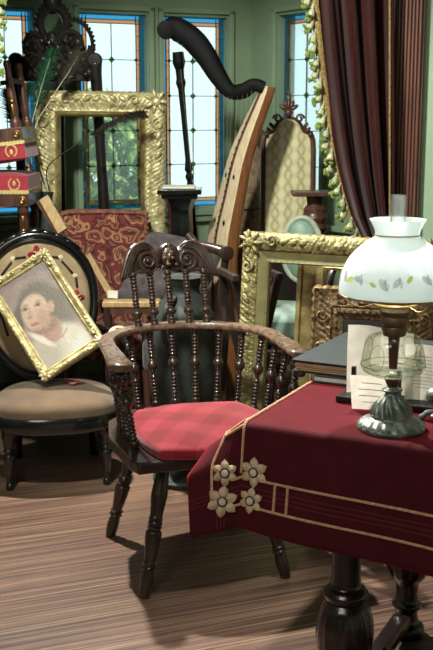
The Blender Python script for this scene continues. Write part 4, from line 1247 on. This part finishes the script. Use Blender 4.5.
# vase and feathers
vz = V((-.815, 5.06, .7655)); 
vs0 = thing('feather_vase', 'dark vase on the side table holding the peacock feathers', 'vase', vz)
obj('body', MB().lathe(sm([(.03, 0), (.04, .01), (.058, .1), (.05, .2), (.028, .28), (.034, .32), (.028, .318)], 30), 24), M_darkmetal, vs0)
def feather(label, ctl, plume, eye=None, n=60, blen=.05, mat=M_barb, name='peacock_feather'):
    grp = 'feathers in the vase'
    pts = spline(ctl, 40); base_ = pts[0]
    e = thing(name, label, 'feather', base_, group=grp)
    L = [p - base_ for p in pts]
    obj('quill', MB().tube(L, [.0034 - .0024 * i / 39 for i in range(40)], 6), M_stem if mat is not M_leather else M_barb, e)
    mb = MB()
    k0 = int(40 * (1 - plume))
    for i in range(n):
        t = k0 + (39 - k0) * i / n; a = int(t); f = t - a
        p = L[a].lerp(L[min(39, a + 1)], f); d = (L[min(39, a + 1)] - L[max(0, a - 1)]).normalized()
        for sgn in (-1, 1):
            side = d.cross(V((0, -1, 0))).normalized() * sgn
            ln = blen * (.55 + .6 * random.random()) * (.6 + .4 * math.sin(PI * i / n))
            q = p + side * ln * .75 + d * ln * .8 + V((0, random.uniform(-.012, .012), -.006))
            mb.tube([p, p.lerp(q, .5) + d * ln * .08, q], [.0016, .0014, .0006], 4)
    obj('barbs', mb, mat, e)
    if eye:
        c = L[-1] - (L[-1] - L[-4]).normalized() * .012; d = (L[-1] - L[-4]).normalized()
        R = d.to_track_quat('Z', 'Y').to_matrix()
        obj('eye_ring', MB().ell(c + V((0, -.004, 0)), (.022, .004, .028), 14, 8, R), M_barbg, e)
        obj('eye', MB().ell(c + V((0, -.008, 0)), (.011, .004, .014), 12, 8, R), M_eye, e)
b0 = vz + V((0, 0, .326))
feather('peacock feather with green eye in front of the carved crest', [b0 + V((-.008, 0, 0)), P(31, 140, 5.045), P(38, 100, 5.055), P(53, 50, 5.065)], .42, True, 70, .06, M_barbg)
feather('peacock feather bending low with green tip beside the stool leg', [b0 + V((-.022, .014, 0)), P(22, 145, 5.085), P(24, 108, 5.10), P(30, 84, 5.10)], .4, True, 50, .04, M_barbg)
feather('brown plumed feather with long pale quill leaning right of the carved crest', [b0 + V((.008, 0, 0)), P(34, 135, 5.055), P(52, 98, 5.065), P(70, 70, 5.075), P(80, 52, 5.075)], .42, False, 70, .055)
feather('short brown feather at the far left edge above the stools', [b0 + V((-.014, -.006, 0)), P(20, 140, 5.055), P(10, 112, 5.065), P(5, 90, 5.065)], .6, True, 60, .05)
feather('long dark feather arching right across the tall gold frame', [b0 + V((.014, -.004, 0)), P(48, 167, 5.065), P(74, 146, 5.050), P(104, 127, 5.035), P(130, 116, 5.025), P(145, 113, 5.025)], .5, False, 120, .036, M_leather, 'dark_feather')
# thin gilt frame seen edge-on
a, low = P(44, 198, 4.58), P(63, 233, 4.5)
o = thing('small_wooden_frame', 'small pale wooden picture frame resting tilted on top of the black chair back', 'picture frame', low)
obj('frame_side', MB().beam(V((0, 0, .006)), a - low, .045, .02, up=(0, 1, 0)), M_lightwood, o, False, bevel=.003)
obj('frame_back', MB().beam(V((-.02, .018, .012)), a - low + V((-.02, .018, -.01)), .04, .012, up=(0, 1, 0)), M_redwood, o, False)

# tapestry chair
tp0 = P(60, 212, 5.0); tp1 = P(146, 216, 5.0)
tx = (tp0.x + tp1.x) / 2; tw = tp1.x - tp0.x
tc_ = thing('tapestry_chair', 'square backed chair in red floral tapestry with rope edging', 'chair', (tx, 4.8, 0))
bz0, bz1 = .46, tp0.z
def tback(u, v):
    x = (-1 + 2 * u) * tw / 2; z = bz0 + (bz1 - bz0) * v
    z -= .012 * (abs(-1 + 2 * u)) ** 6 * v
    return V((x, .19 + .05 * v - .03 * (1 - (2 * u - 1) ** 4) * (1 - (2 * v - 1) ** 4), z))
mb = MB().grid(20, 20, tback); o2 = len(mb.v); mb.grid(20, 20, lambda u, v: tback(u, v) * 1 + V((0, .07, 0)) - V((0, tback(u, v).y - .19 - .05 * v, 0)))
bd = [i for i in range(20)] + [j * 20 + 19 for j in range(1, 20)] + [380 + i for i in range(18, -1, -1)] + [j * 20 for j in range(18, 0, -1)]
for k in range(len(bd)): mb.f.append((bd[k], bd[(k + 1) % len(bd)], bd[(k + 1) % len(bd)] + o2, bd[k] + o2))
obj('backrest', mb, M_tap, tc_, ang=50)
rp = [tback(0, v / 20) for v in range(20)] + [tback(u / 30, 1) for u in range(30)] + [tback(1, 1 - v / 20) for v in range(21)]
rr = MB()
for ph in (0, PI):
    pts = []
    for i in range(len(rp) * 3 - 2):
        k = i / 3; a = rp[int(k)].lerp(rp[min(len(rp) - 1, int(k) + 1)], k - int(k)); t = i * 1.05 + ph
        pts.append(a + V((.006 * math.cos(t), -.004 + .006 * math.sin(t), .006 * math.sin(t + .5))))
    rr.tube(pts, .008, 6)
obj('rope_edging', rr, plain('rope_cord', (150, 98, 74), (98, 52, 44), .9, 0, 60), tc_)
obj('seat', MB().box((0, .07, .4), (tw - .02, .3, .14)), M_tap, tc_, bevel=.03)
for a in (-1, 1):
    for b in (-.05, .2): obj('leg', MB().lathe(dens([(.016, 0), (.024, .12), (.018, .16), (.026, .33)], 3), 12, (a * (tw / 2 - .04), b, 0)), M_redwood, tc_)

# pale bench board with tag
bl_, br_ = P(103, 306, 4.47), P(160, 300, 4.47)
bx = (bl_.x + br_.x) / 2; bw = br_.x - bl_.x
be = thing('pale_bench', 'narrow pale wooden bench between the black chair and the armchair', 'bench', (bx, 4.475, 0))
bz = br_.z - .002
obj('bench_top', MB().box((0, 0, bz - .012), (bw, .09, .024)), M_lightwood, be, False, bevel=.004)
obj('apron', MB().box((0, -.03, bz - .04), (bw - .03, .015, .03)), M_redwood, be, False)
for a in (-1, 1):
    for b in (-.035, .035): obj('leg', MB().box((a * (bw / 2 - .02), b, (bz - .024) / 2), (.025, .025, bz - .024)), M_chair, be, False)
q0 = P(112, 302, 4.52); q0.z = bz + .008; q1 = P(88, 255, 4.69)
o = thing('wooden_lath', 'slanted pale wooden lath with white price tag leaning by the tapestry chair', 'lath', q0)
obj('bar', MB().beam(V((0, 0, 0)), q1 - q0, .028, .014, up=(0, 1, 0)), M_lightwood, o, False, bevel=.002)
obj('price_tag', MB().box((.006, -.022, .014), (.044, .002, .034), Matrix.Rotation(.05, 3, 'Y')), M_paper, o, False)

# grey velvet armchair with scrolled wooden arm
va = thing('velvet_armchair', 'slumped grey velvet armchair with scrolled brown wooden arms behind the carved crest', 'armchair', (-.2, 4.56, 0))
def vl(px, py, Y): p = P(px, py, Y); return V((p.x + .2, p.y - 4.56, p.z))
A_, B_, C_, D_ = vl(112, 304, 4.58), vl(205, 296, 4.58), vl(226, 246, 4.66), vl(150, 230, 4.7)
mb = MB()
nn = (B_ - A_).cross(D_ - A_).normalized()
if nn.y > 0: nn = -nn
def vf(u, v, s):
    p = A_.lerp(B_, u).lerp(D_.lerp(C_, u), v); b = (1 - (2 * u - 1) ** 6) * (1 - (2 * v - 1) ** 6)
    return p + nn * (s * .035 * b + .004 * math.sin(u * 40) * b * (s > 0))
mb.grid(22, 16, lambda u, v: vf(u, v, 1)); o2 = len(mb.v); mb.grid(22, 16, lambda u, v: vf(u, v, -1))
obj('backrest', mb, M_greyvelvet, va, ang=70)
for (dx, dy, dz) in ((0, 0, 0), (-.2, .2, -.07)):
    pts = spline([vl(188, 235, 4.45) + V((dx, dy, dz)), vl(196, 244, 4.42) + V((dx, dy, dz)), vl(211, 248, 4.38) + V((dx, dy, dz)), vl(226, 253, 4.34) + V((dx, dy, dz))], 18)
    m = MB().tube(pts, [.016 + .006 * i / 17 for i in range(18)], 10)
    m.lathe([(.02, -.022), (.03, -.018), (.03, .018), (.02, .022)], 18, pts[-1], pts[-1] + V((.35, -1, 0)))
    ar = obj('arm', m, M_chair, va)
    m = MB().tube(spline([pts[-1], pts[-1] + V((-.02, .02, -.2)), pts[-1] + V((0, 0, -.3)), V((pts[-1].x - .02, pts[-1].y, .3))], 14), .016, 8)
    obj('arm_support', m, M_chair, va)
obj('seat', MB().box((.04, .07, .4), (.34, .18, .16)), M_greyvelvet, va, bevel=.03)
for a in (-.11, .18):
    for b in (.0, .1): obj('leg', MB().lathe(dens([(.014, 0), (.022, .12), (.018, .2), (.024, .33)], 3), 12, (a, b, 0)), M_redwood, va)

# dark floor vase seen through the spindles
ur = thing('bronze_urn', 'large dark bronze two-handled urn standing behind the chair spindles', 'urn', (P(184, 300, 4.05).x, 4.05, 0), math.radians(65))
obj('body', MB().lathe(sm([(.11, 0), (.12, .02), (.07, .06), (.06, .14), (.1, .22), (.135, .38), (.14, .52), (.125, .66), (.085, .74), (.06, .78), (.075, .82), (.085, .835), (.07, .83)], 60), 40), M_darkmetal, ur)
obj('foot', MB().lathe([(.125, 0), (.13, .008), (.13, .02), (.12, .028)], 40), M_darkmetal, ur)
for sx in (-1, 1):
    obj('handle', MB().tube(spline([(sx * .12, 0, .56), (sx * .17, 0, .62), (sx * .16, 0, .72), (sx * .078, 0, .76)], 18), .011, 8), M_darkmetal, ur)

# folding stand
fs_ = thing('folding_stand', 'dark folding stand with leather straps right of the carved crest', 'folding stand', (.135, 4.1, 0), math.radians(16))
for y in (-.09, .09):
    obj('crossed_bar', MB().beam((-.1, y, 0.01), (.09, y + .012, .84), .03, .018, up=(0, 1, 0)), M_leather, fs_, False, bevel=.003)
    obj('crossed_bar', MB().beam((.1, y + .024, 0.01), (-.09, y + .03, .84), .03, .018, up=(0, 1, 0)), M_leather, fs_, False, bevel=.003)
for k in range(3):
    y = -.06 + .06 * k
    obj('strap', MB().grid(12, 2, lambda u, v: V((-.09 + .18 * u, y - .014 + .028 * v, .835 - .13 * math.sin(PI * u)))), M_redwood, fs_, solid=.003)
for a in (-.09, .09): obj('rail', MB().beam((a, -.1, .835), (a, .13, .835), .025, .025), M_leather, fs_, False, bevel=.003)

# black pedestal with sheet on top
pp = P(180, 188, 4.86)
pe = thing('black_pedestal', 'black turned wooden pedestal with square top before the harp', 'pedestal', (pp.x, pp.y, 0))
zt = pp.z
obj('top_slab', MB().box((0, 0, zt - .012), (.2, .2, .024)).box((0, 0, zt - .034), (.165, .165, .022)), M_black, pe, False, bevel=.004)
obj('column', MB().lathe(dens([(.08, 0), (.08, .04), (.07, .06), (.06, .12), (.052, .3), (.07, .5), (.055, .7), (.06, .8), (.078, zt - .24), (.07, zt - .225), (.06, zt - .215), (.056, zt - .1), (.066, zt - .07), (.078, zt - .045)], 3), 8), M_black, pe, ang=30)
o = obj('folded_linen', MB().box((0, 0, .005), (.15, .16, .009)), M_paper, smooth=False, bevel=.003); o.location = (pp.x - .005, pp.y, zt + .0005)
tag(o, 'thin cream pad lying on the black pedestal', 'pad')

# ------------------------------------------------------------------ harp
hx, hy = P(215, 240, 4.95).x, 4.95
hp = thing('harp', 'wooden harp with dark curved neck and pale soundboard before the window', 'harp', (hx, hy, 0))
def hl(px, py, Y): p = P(px, py, Y); return V((p.x - hx, p.y - hy, p.z))
nk = spline([hl(166, 30, 5.06), hl(176, 29, 5.06), hl(192, 39, 5.05), hl(206, 56, 5.02), hl(218, 76, 5.0), (hl(230, 91, 4.98)), hl(243, 91, 4.96), hl(254, 85, 4.95), hl(264, 88, 4.94)], 60)
rad = [interp([(0, .036), (.08, .055), (.3, .055), (.48, .044), (.62, .034), (.75, .036), (.88, .03), (1, .028)], i / 59) for i in range(60)]
m = MB().tube(nk, rad, 12, up=(0, 1, 0), flat=.4)
m.lathe([(.02, -.024), (.042, -.02), (.042, .02), (.02, .024)], 22, nk[0], nk[0] + V((0, -1, 0)))
neck = obj('neck', m, M_black2, hp)
cp = hl(178, 52, 5.055); cb = hl(197, 260, 5.06); cbot = cb + (cb - cp) * .75
L = (cbot - cp).length
obj('column', MB().lathe(dens([(.026, 0), (.03, .05), (.02, .08), (.019, .12), (.024, .14), (.016, .17), (.0135, .3), (.0125, .5), (.02, .545), (.013, .56), (.02, .58), (.013, .6), (.02, .64), (.014, .66), (.013, .8), (.02, .95), (.024, L)], 4), 16, cp, cbot), M_black2, hp)
# soundbox: flat board turned towards the strings, rounded shell behind
top, bot = hl(265, 86, 4.95), hl(216, 250, 4.95); bot2 = bot + (bot - hl(224, 200, 4.95)) * 2.6; bot2.x = bot.x - .02; bot2.z = .06
axp = spline([top, hl(239, 148, 4.95), hl(227, 195, 4.95), bot, bot.lerp(bot2, .5), bot2], 120)
def axis_pt(v): return axp[min(119, int(round(v * 119)))]
nb = V((-.84, -.54, 0)).normalized(); wd = V((.54, -.84, 0)).normalized()
ax = (bot2 - top).normalized(); nb = (nb - ax * nb.dot(ax)).normalized(); wd = ax.cross(nb).normalized()
if wd.x < 0: wd = -wd
def bow(t): return nb * 0
def bwid(t): return interp([(0, .024), (.2, .062), (.4, .072), (.6, .088), (1, .12)], t)
brd = MB().grid(14, 40, lambda u, v: axis_pt(v) + bow(v) + wd * (-1 + 2 * u) * bwid(v) + nb * .006 * math.sin(PI * u))
obj('soundboard', brd, M_harp_board, hp, solid=.005)
def shell(u, v):
    a = PI * u; ca, sa = math.cos(a), math.sin(a); ca = math.copysign(abs(ca) ** .45, ca); return axis_pt(v) + bow(v) + wd * ca * bwid(v) * 1.03 - nb * (.003 + (.05 + .06 * v) * abs(sa) ** .5)
m = MB().grid(18, 40, shell)
m.f.append(tuple(range(18))); m.f.append(tuple(range(39 * 18, 40 * 18)))
obj('soundbox', m, M_harp_body, hp, ang=60)
rib = [axis_pt(v) + bow(v) + nb * .010 for v in [i / 39 for i in range(40)]]
obj('string_rib', MB().tube(rib, .006, 6), M_redwood, hp)
for i in range(24): obj('string_peg', MB().ell(rib[5 + i] + nb * .005, .005, 8, 5), M_black2, hp)
for i in range(16):
    a = nk[8 + int(i * 42 / 15)] + V((0, -.012, -.02)); b = rib[4 + int((15 - i) * 0 + i * 0) + int(30 * (1 - i / 15))] + nb * .006
    obj('string', MB().tube([a, b], .0005, 4), M_string, hp)
for v, s in ((.32, .4), (.5, .38), (.68, .4)):
    for sg in (-1, 1):
        c = axis_pt(v) + bow(v) + wd * sg * bwid(v) * .5 + nb * .009; r = .007 + .008 * v
        mm = MB().add([c + wd * r * .8, c + ax * r * 1.4, c - wd * r * .8, c - ax * r * 1.4], [(0, 1, 2, 3)])
        obj('sound_hole', mm, M_black2, hp, solid=.001)
obj('base', MB().box(((cbot.x + bot2.x) / 2, .07, .045), (.26, .14, .09)), M_harp_body, hp, bevel=.02)

# carpet roll
r0, r1 = P(248, 262, 5.46), P(249.5, 132, 5.47)
d = (r1 - r0).normalized(); r0 = r0 - d * ((r0.z - .0) / d.z) * 1.0
Lr = (r1 - r0).length
def spiral_mod(a, z, r): return 1 + .02 * math.sin(a * 3 + z * 5)
e = thing('rolled_carpet', 'rolled faded brown carpet standing between the harp and the tall damask chair', 'carpet', r0 + V((.0, 0, .012)))
M_r = (r1 - r0)
obj('roll', MB().lathe([(.075, 0)] + [(.078, Lr * k / 20) for k in range(1, 20)] + [(.075, Lr), (.06, Lr), (.055, Lr - .01)], 28, (0, 0, 0), M_r, spiral_mod), M_carpet, e)
obj('tie', MB().tube([M_r * .72 + Matrix.Rotation(0, 3, 'X') @ V((.081 * math.cos(2 * PI * k / 24), .081 * math.sin(2 * PI * k / 24), .02 * math.sin(2 * PI * k / 24))) for k in range(24)], .004, 6, True), M_leather, e)

# tall damask chair
dcx = P(289, 150, 5.22).x
dm = thing('damask_chair', 'tall wooden chair with beige damask back and carved floral crest', 'chair', (dcx, 5.04, 0))
def dl(px, py): p = P(px, py, 5.24); return V((p.x - dcx, .2, p.z))
zs = dl(289, 150)
hw = .125
OUT = [(-1, .5), (-1, 1.30), (-.97, 1.345), (-.88, 1.375), (-.74, 1.385), (-.6, 1.395), (-.42, 1.425), (-.22, 1.445), (0, 1.45), (.22, 1.445), (.42, 1.425), (.6, 1.395), (.74, 1.385), (.88, 1.375), (.97, 1.345), (1, 1.30), (1, .5)]
pz = [(x * hw, z - (1.45 - dl(289, 119).z)) for x, z in OUT]
pz[0] = (pz[0][0], .46); pz[-1] = (pz[-1][0], .46)
m = MB()
nn_ = len(pz)
cen = len(m.v)
def pan(u, v):
    # filled panel: v from bottom to outline top at x
    x = (-1 + 2 * u) * hw * .98; zt_ = interp(pz[1:-1], x); return V((x, .205 + .04 * v - .012 * (1 - (2 * u - 1) ** 2), .78 + (zt_ - .78) * v))
m.grid(24, 30, pan); o2 = len(m.v); m.grid(24, 30, lambda u, v: pan(u, v) + V((0, .04 + .012 * (1 - (2 * u - 1) ** 2), 0)))
obj('back_upholstery', m, M_damask, dm, ang=60)
obj('lower_back_panel', MB().box((0, .21, .62), (hw * 1.9, .03, .34)), M_carved, dm, False)
fr = [V((x, .185 + .06 * (z - .46) / .9 , z)) for x, z in pz]
frs = spline(fr[1:-1], 60); frs = [fr[0]] + frs + [fr[-1]]
obj('back_frame', MB().tube(frs, .014, 8), M_redwood, dm)
m = MB(); zc = pz[8][1]
for k in range(5):
    a = PI / 2 + (k - 2) * .5; m.ell(V((.03 * math.cos(a), .235, zc + .035 + .035 * math.sin(a))), (.011, .012, .026), 10, 7, Matrix.Rotation(a - PI / 2, 3, 'Y').inverted())
m.ell((0, .23, zc + .03), (.02, .016, .02)).ell((0, .236, zc + .095), (.012, .01, .024)).ell((0, .236, zc + .125), (.007, .007, .014))
for sx in (-1, 1):
    scroll_pts = [V((sx * (.055 + .022 * (1 - .75 * t) * math.cos(t * 8)), .232, zc + .002 + .022 * (1 - .75 * t) * math.sin(t * 8))) for t in [i / 23 for i in range(24)]]
    m.tube(scroll_pts, .006, 7)
    for k in range(3): m.ell((sx * (.085 + .012 * k), .23, zc - .03 - .022 * k), (.010, .01, .016), 9, 6, Matrix.Rotation(sx * .7, 3, 'Y'))
obj('carved_crest', m, M_redwood, dm)
obj('seat', MB().box((0, .0, .41), (.34, .38, .1)), M_damask, dm, bevel=.02)
for a in (-1, 1):
    for b in (-.15, .2): obj('leg', MB().lathe(dens([(.014, 0), (.022, .1), (.018, .2), (.024, .37)], 3), 12, (a * .13, b, 0)), M_redwood, dm)

# turned wooden pedestal
tq = P(309, 191, 4.76)
e = thing('turned_pedestal', 'red-brown turned wooden pedestal with flat square top beside the curtain fringe', 'pedestal', (tq.x + .015, tq.y, 0))
zt = tq.z
obj('top_slab', MB().box((-.008, 0, zt - .01), (.17, .16, .02)), M_redwood, e, False, bevel=.004)
cpz = [(.075, 0), (.075, .05), (.06, .07), (.045, .2), (.055, .5), (.04, .7), (.05, zt - .26), (.066, zt - .24), (.064, zt - .215), (.045, zt - .2), (.052, zt - .185), (.062, zt - .165), (.052, zt - .145), (.06, zt - .12), (.05, zt - .1), (.05, zt - .08), (.034, zt - .06), (.04, zt - .02)]
obj('post', MB().lathe(dens(cpz, 3), 28, (.012, 0, 0)), M_redwood, e, ang=30)

# pale green silk chair
gcx = P(290, 300, 4.4).x
e = thing('green_silk_chair', 'pale green silk chair with dark curved wooden arms seen through the gilt frame', 'armchair', (gcx + .03, 4.44, 0), math.radians(-12))
obj('seat', MB().box((0, 0, .57), (.3, .3, .16)), M_palegreen, e, bevel=.05)
obj('seat_rail', MB().box((0, 0, .45), (.31, .31, .06)), M_carved, e, False, bevel=.008)
m = MB().ell((0, .15, .87), (.075, .035, .13), 24, 14)
obj('back_cushion', m, M_palegreen, e)
obj('back_frame', MB().tube([(.085 * math.cos(2 * PI * k / 40), .155, .87 + .14 * math.sin(2 * PI * k / 40)) for k in range(40)], .012, 8, True).tube([(0, .155, .745), (0, .15, .46)], .02, 8), plain('pale_painted_wood', (190, 200, 180), None, .5), e)
for sx in (-1, 1):
    for q in range(3):
        pts = spline([(sx * .13, .13, .93 - q * .012), (sx * .165, .02, .90 - q * .03), (sx * (.165 - .012 * q), -.1, .82 - q * .03), (sx * .14, -.14, .72 - q * .01), (sx * .15, -.12, .5)], 24)
        obj('arm', MB().tube(pts, .013, 8), M_redwood if q == 1 else M_carved, e)
    for b in (-.13, .13): obj('leg', MB().lathe(dens([(.014, 0), (.02, .1), (.016, .2), (.022, .43)], 3), 12, (sx * .13, b, 0)), M_carved, e)

# ------------------------------------------------------------------ curtains
def curtain(label, edge, right, z0, z1, fold, group_fr, tn, Y=4.33):
    # edge: (z, x) table for the fringed side, right: (z, x) for the other side
    e = thing('curtain', label, 'curtain', (edge[0][1], Y, 0), group='curtains of the bay opening')
    ox = edge[0][1]
    zs_ = [z0 + (z1 - z0) * k / 59 for k in range(60)]
    def cf_(u, v):
        z = z0 + (z1 - z0) * v; a, b = interp(edge, z), interp(right, z)
        amp = .035
        uu = u + .03 * math.sin(z * 2 + u * 5)
        y = amp * math.sin(uu * fold * 2 * PI + .5) + .012 * math.sin(uu * fold * 4.6 * PI + z * 1.5) - .02 * math.sin(PI * u)
        return V((a + (b - a) * u - ox, y, z))
    obj('drape', MB().grid(110, 60, cf_), M_curtain, e, ang=80, solid=.004)
    m = MB(); sgn = 1 if right[0][1] > edge[0][1] else -1
    pts = [V((interp(edge, z) - ox + sgn * .006, -.008 + cf_(0, (z - z0) / (z1 - z0)).y, z)) for z in zs_]
    m.tube(pts, .017, 8, flat=.35, up=(0, 1, 0))
    obj('braid_trim', m, M_goldbraid, e)
    random.seed(3)
    zt_ = tn[0]
    k = 0
    while zt_ < tn[1]:
        x = interp(edge, zt_) - ox; y = -.012 + cf_(0, min(1, (zt_ - z0) / (z1 - z0))).y
        sw = -sgn * (.012 + .012 * (k % 2))
        p0 = V((x, y, zt_)); p1 = V((x + sw, y - .012 * (k % 3), zt_ - .05))
        ta = obj('tassel', MB().tube([p0, p0.lerp(p1, .3)], .005, 6).lathe([(.003, 0), (.008, .006), (.006, .012), (.010, .018), (.014, .030), (.0155, .042), (.012, .046)], 10, p0.lerp(p1, .15), p1, rmod=lambda a, z, r: 1 + .12 * math.sin(a * 5)), M_tassel, e)
        q = MB()
        for j in range(9): q.ell(p1 + V((-sgn * .004 + random.uniform(-.015, .015), random.uniform(-.01, .01), random.uniform(-.012, .014))), (.006, .006, .011), 8, 6, Matrix.Rotation(random.uniform(-.9, .9), 3, 'Y'))
        obj('tuft', q, M_tuft, ta)
        zt_ += .047; k += 1
    return e
cedge = []
for (px, py) in ((374, 300), (365, 243), (351, 215), (343, 190), (336, 165), (330, 135), (325, 105), (321, 75), (317, 40), (313, 0)):
    p = P(px, py, 4.33); cedge.append((p.z, p.x))
cedge = [(0.0, cedge[0][1] - .02), (.5, cedge[0][1])] + cedge + [(2.5, cedge[-1][1] - .09), (2.9, cedge[-1][1] - .12)]
cright = [(0, P(396, 200, 4.33).x), (.9, P(393, 240, 4.33).x), (1.9, P(391.5, 0, 4.33).x), (2.9, P(391, 0, 4.33).x)]
ctn = curtain('dark brown velvet curtain with green and cream tassel fringe beside the pilaster', cedge, cright, .03, 2.75, 3.6, '', (.94, 2.1))
obj('gold_cord', MB().tube([(P(389, y, 4.30).x - cedge[0][1], -.05, P(389, y, 4.30).z) for y in (-40, 60, 150, 240, 320)], .0045, 8), M_goldbraid, ctn)
xL = P(-3, 60, 4.4).x
curtain('curtain edge with yellow-green fringe at the top left corner', [(0, xL - .1), (1.0, xL - .1), (1.55, xL - .035), (2.0, xL + .015), (2.75, xL + .04)], [(0, xL - .3), (2.75, xL - .4)], .03, 2.75, 2, '', (1.62, 2.15), Y=4.42)
rod = MB().tube([(-1.9, 4.38, 2.78), (.78, 4.38, 2.78)], .018, 10); rod.ell((-1.9, 4.38, 2.78), .03).ell((.78, 4.38, 2.78), .03)
o = obj('curtain_rod', rod, M_brass); tag(o, 'brass curtain rod across the bay opening', 'curtain rod')

# ------------------------------------------------------------------ light
def area(name, loc, tgt, size, power, col=(1, 1, 1), spread=180):
    l = bpy.data.lights.new(name, 'AREA'); l.energy = power; l.size = size; l.color = col; l.spread = math.radians(spread)
    o = bpy.data.objects.new(name, l); COL.objects.link(o); o.location = loc
    o.rotation_euler = (V(tgt) - V(loc)).to_track_quat('-Z', 'Y').to_euler(); return o
def spot(name, loc, tgt, ang, power, rad=.12, col=(1, 1, 1), blend=.5):
    l = bpy.data.lights.new(name, 'SPOT'); l.energy = power; l.spot_size = math.radians(ang); l.spot_blend = blend; l.shadow_soft_size = rad; l.color = col
    o = bpy.data.objects.new(name, l); COL.objects.link(o); o.location = loc
    o.rotation_euler = (V(tgt) - V(loc)).to_track_quat('-Z', 'Y').to_euler(); return o
spot('key_lamp', (-.8, 4.3, 2.92), (.1, 2.7, .4), 78, 720, .045, (1, .93, .84))
spot('bay_fill_spot', (-.7, 2.4, 2.9), (.05, 5.0, .72), 60, 470, .1, (.97, 1, .86), .55)  # unseen spot added on the room side to light the things in the bay
area('room_fill', (-.9, .2, 2.6), (0, 3.6, .8), 1.2, 33, (1, .95, .88))
spot('table_fill_spot', (.45, 2.75, 2.95), (.42, 2.4, .8), 40, 300, .06, (1, .96, .9), .6)  # unseen overhead spot, added to brighten the tabletop, papers and shade
pl_ = bpy.data.lights.new('lamp_flame', 'POINT'); pl_.energy = 1.1; pl_.shadow_soft_size = .02; pl_.color = (1, .97, .92); po_ = bpy.data.objects.new('lamp_flame', pl_); COL.objects.link(po_); po_.location = LP + V((0, 0, .345))
sun = bpy.data.lights.new('sun', 'SUN'); sun.energy = 9; sun.angle = .02; so_ = bpy.data.objects.new('sun', sun); COL.objects.link(so_)
so_.rotation_euler = V((-.8, .0, -1)).to_track_quat('-Z', 'Y').to_euler()
w = bpy.data.worlds.new('sky'); sc.world = w; w.use_nodes = True
bg = w.node_tree.nodes['Background']; bg.inputs[0].default_value = (.76, .96, 1.0, 1); bg.inputs[1].default_value = 1.5

# ------------------------------------------------------------------ camera
cam = bpy.data.cameras.new('camera'); co_ = bpy.data.objects.new('camera', cam); COL.objects.link(co_)
co_.location = (0, 0, H); co_.rotation_euler = (PI / 2 - PITCH, 0, 0)
cam.sensor_fit = 'VERTICAL'; cam.sensor_height = 36; cam.lens = 36 * F / 650; cam.clip_start = .05
cam.dof.use_dof = True; cam.dof.focus_distance = 2.7; cam.dof.aperture_fstop = 16
sc.camera = co_
sc.view_settings.view_transform = 'Standard'; sc.view_settings.look = 'None'; sc.view_settings.gamma = 1
sc.view_settings.use_curve_mapping = False; sc.view_settings.exposure = 0.0
sc.cycles.use_denoising = True
sc.cycles.max_bounces = 8; sc.cycles.transparent_max_bounces = 24
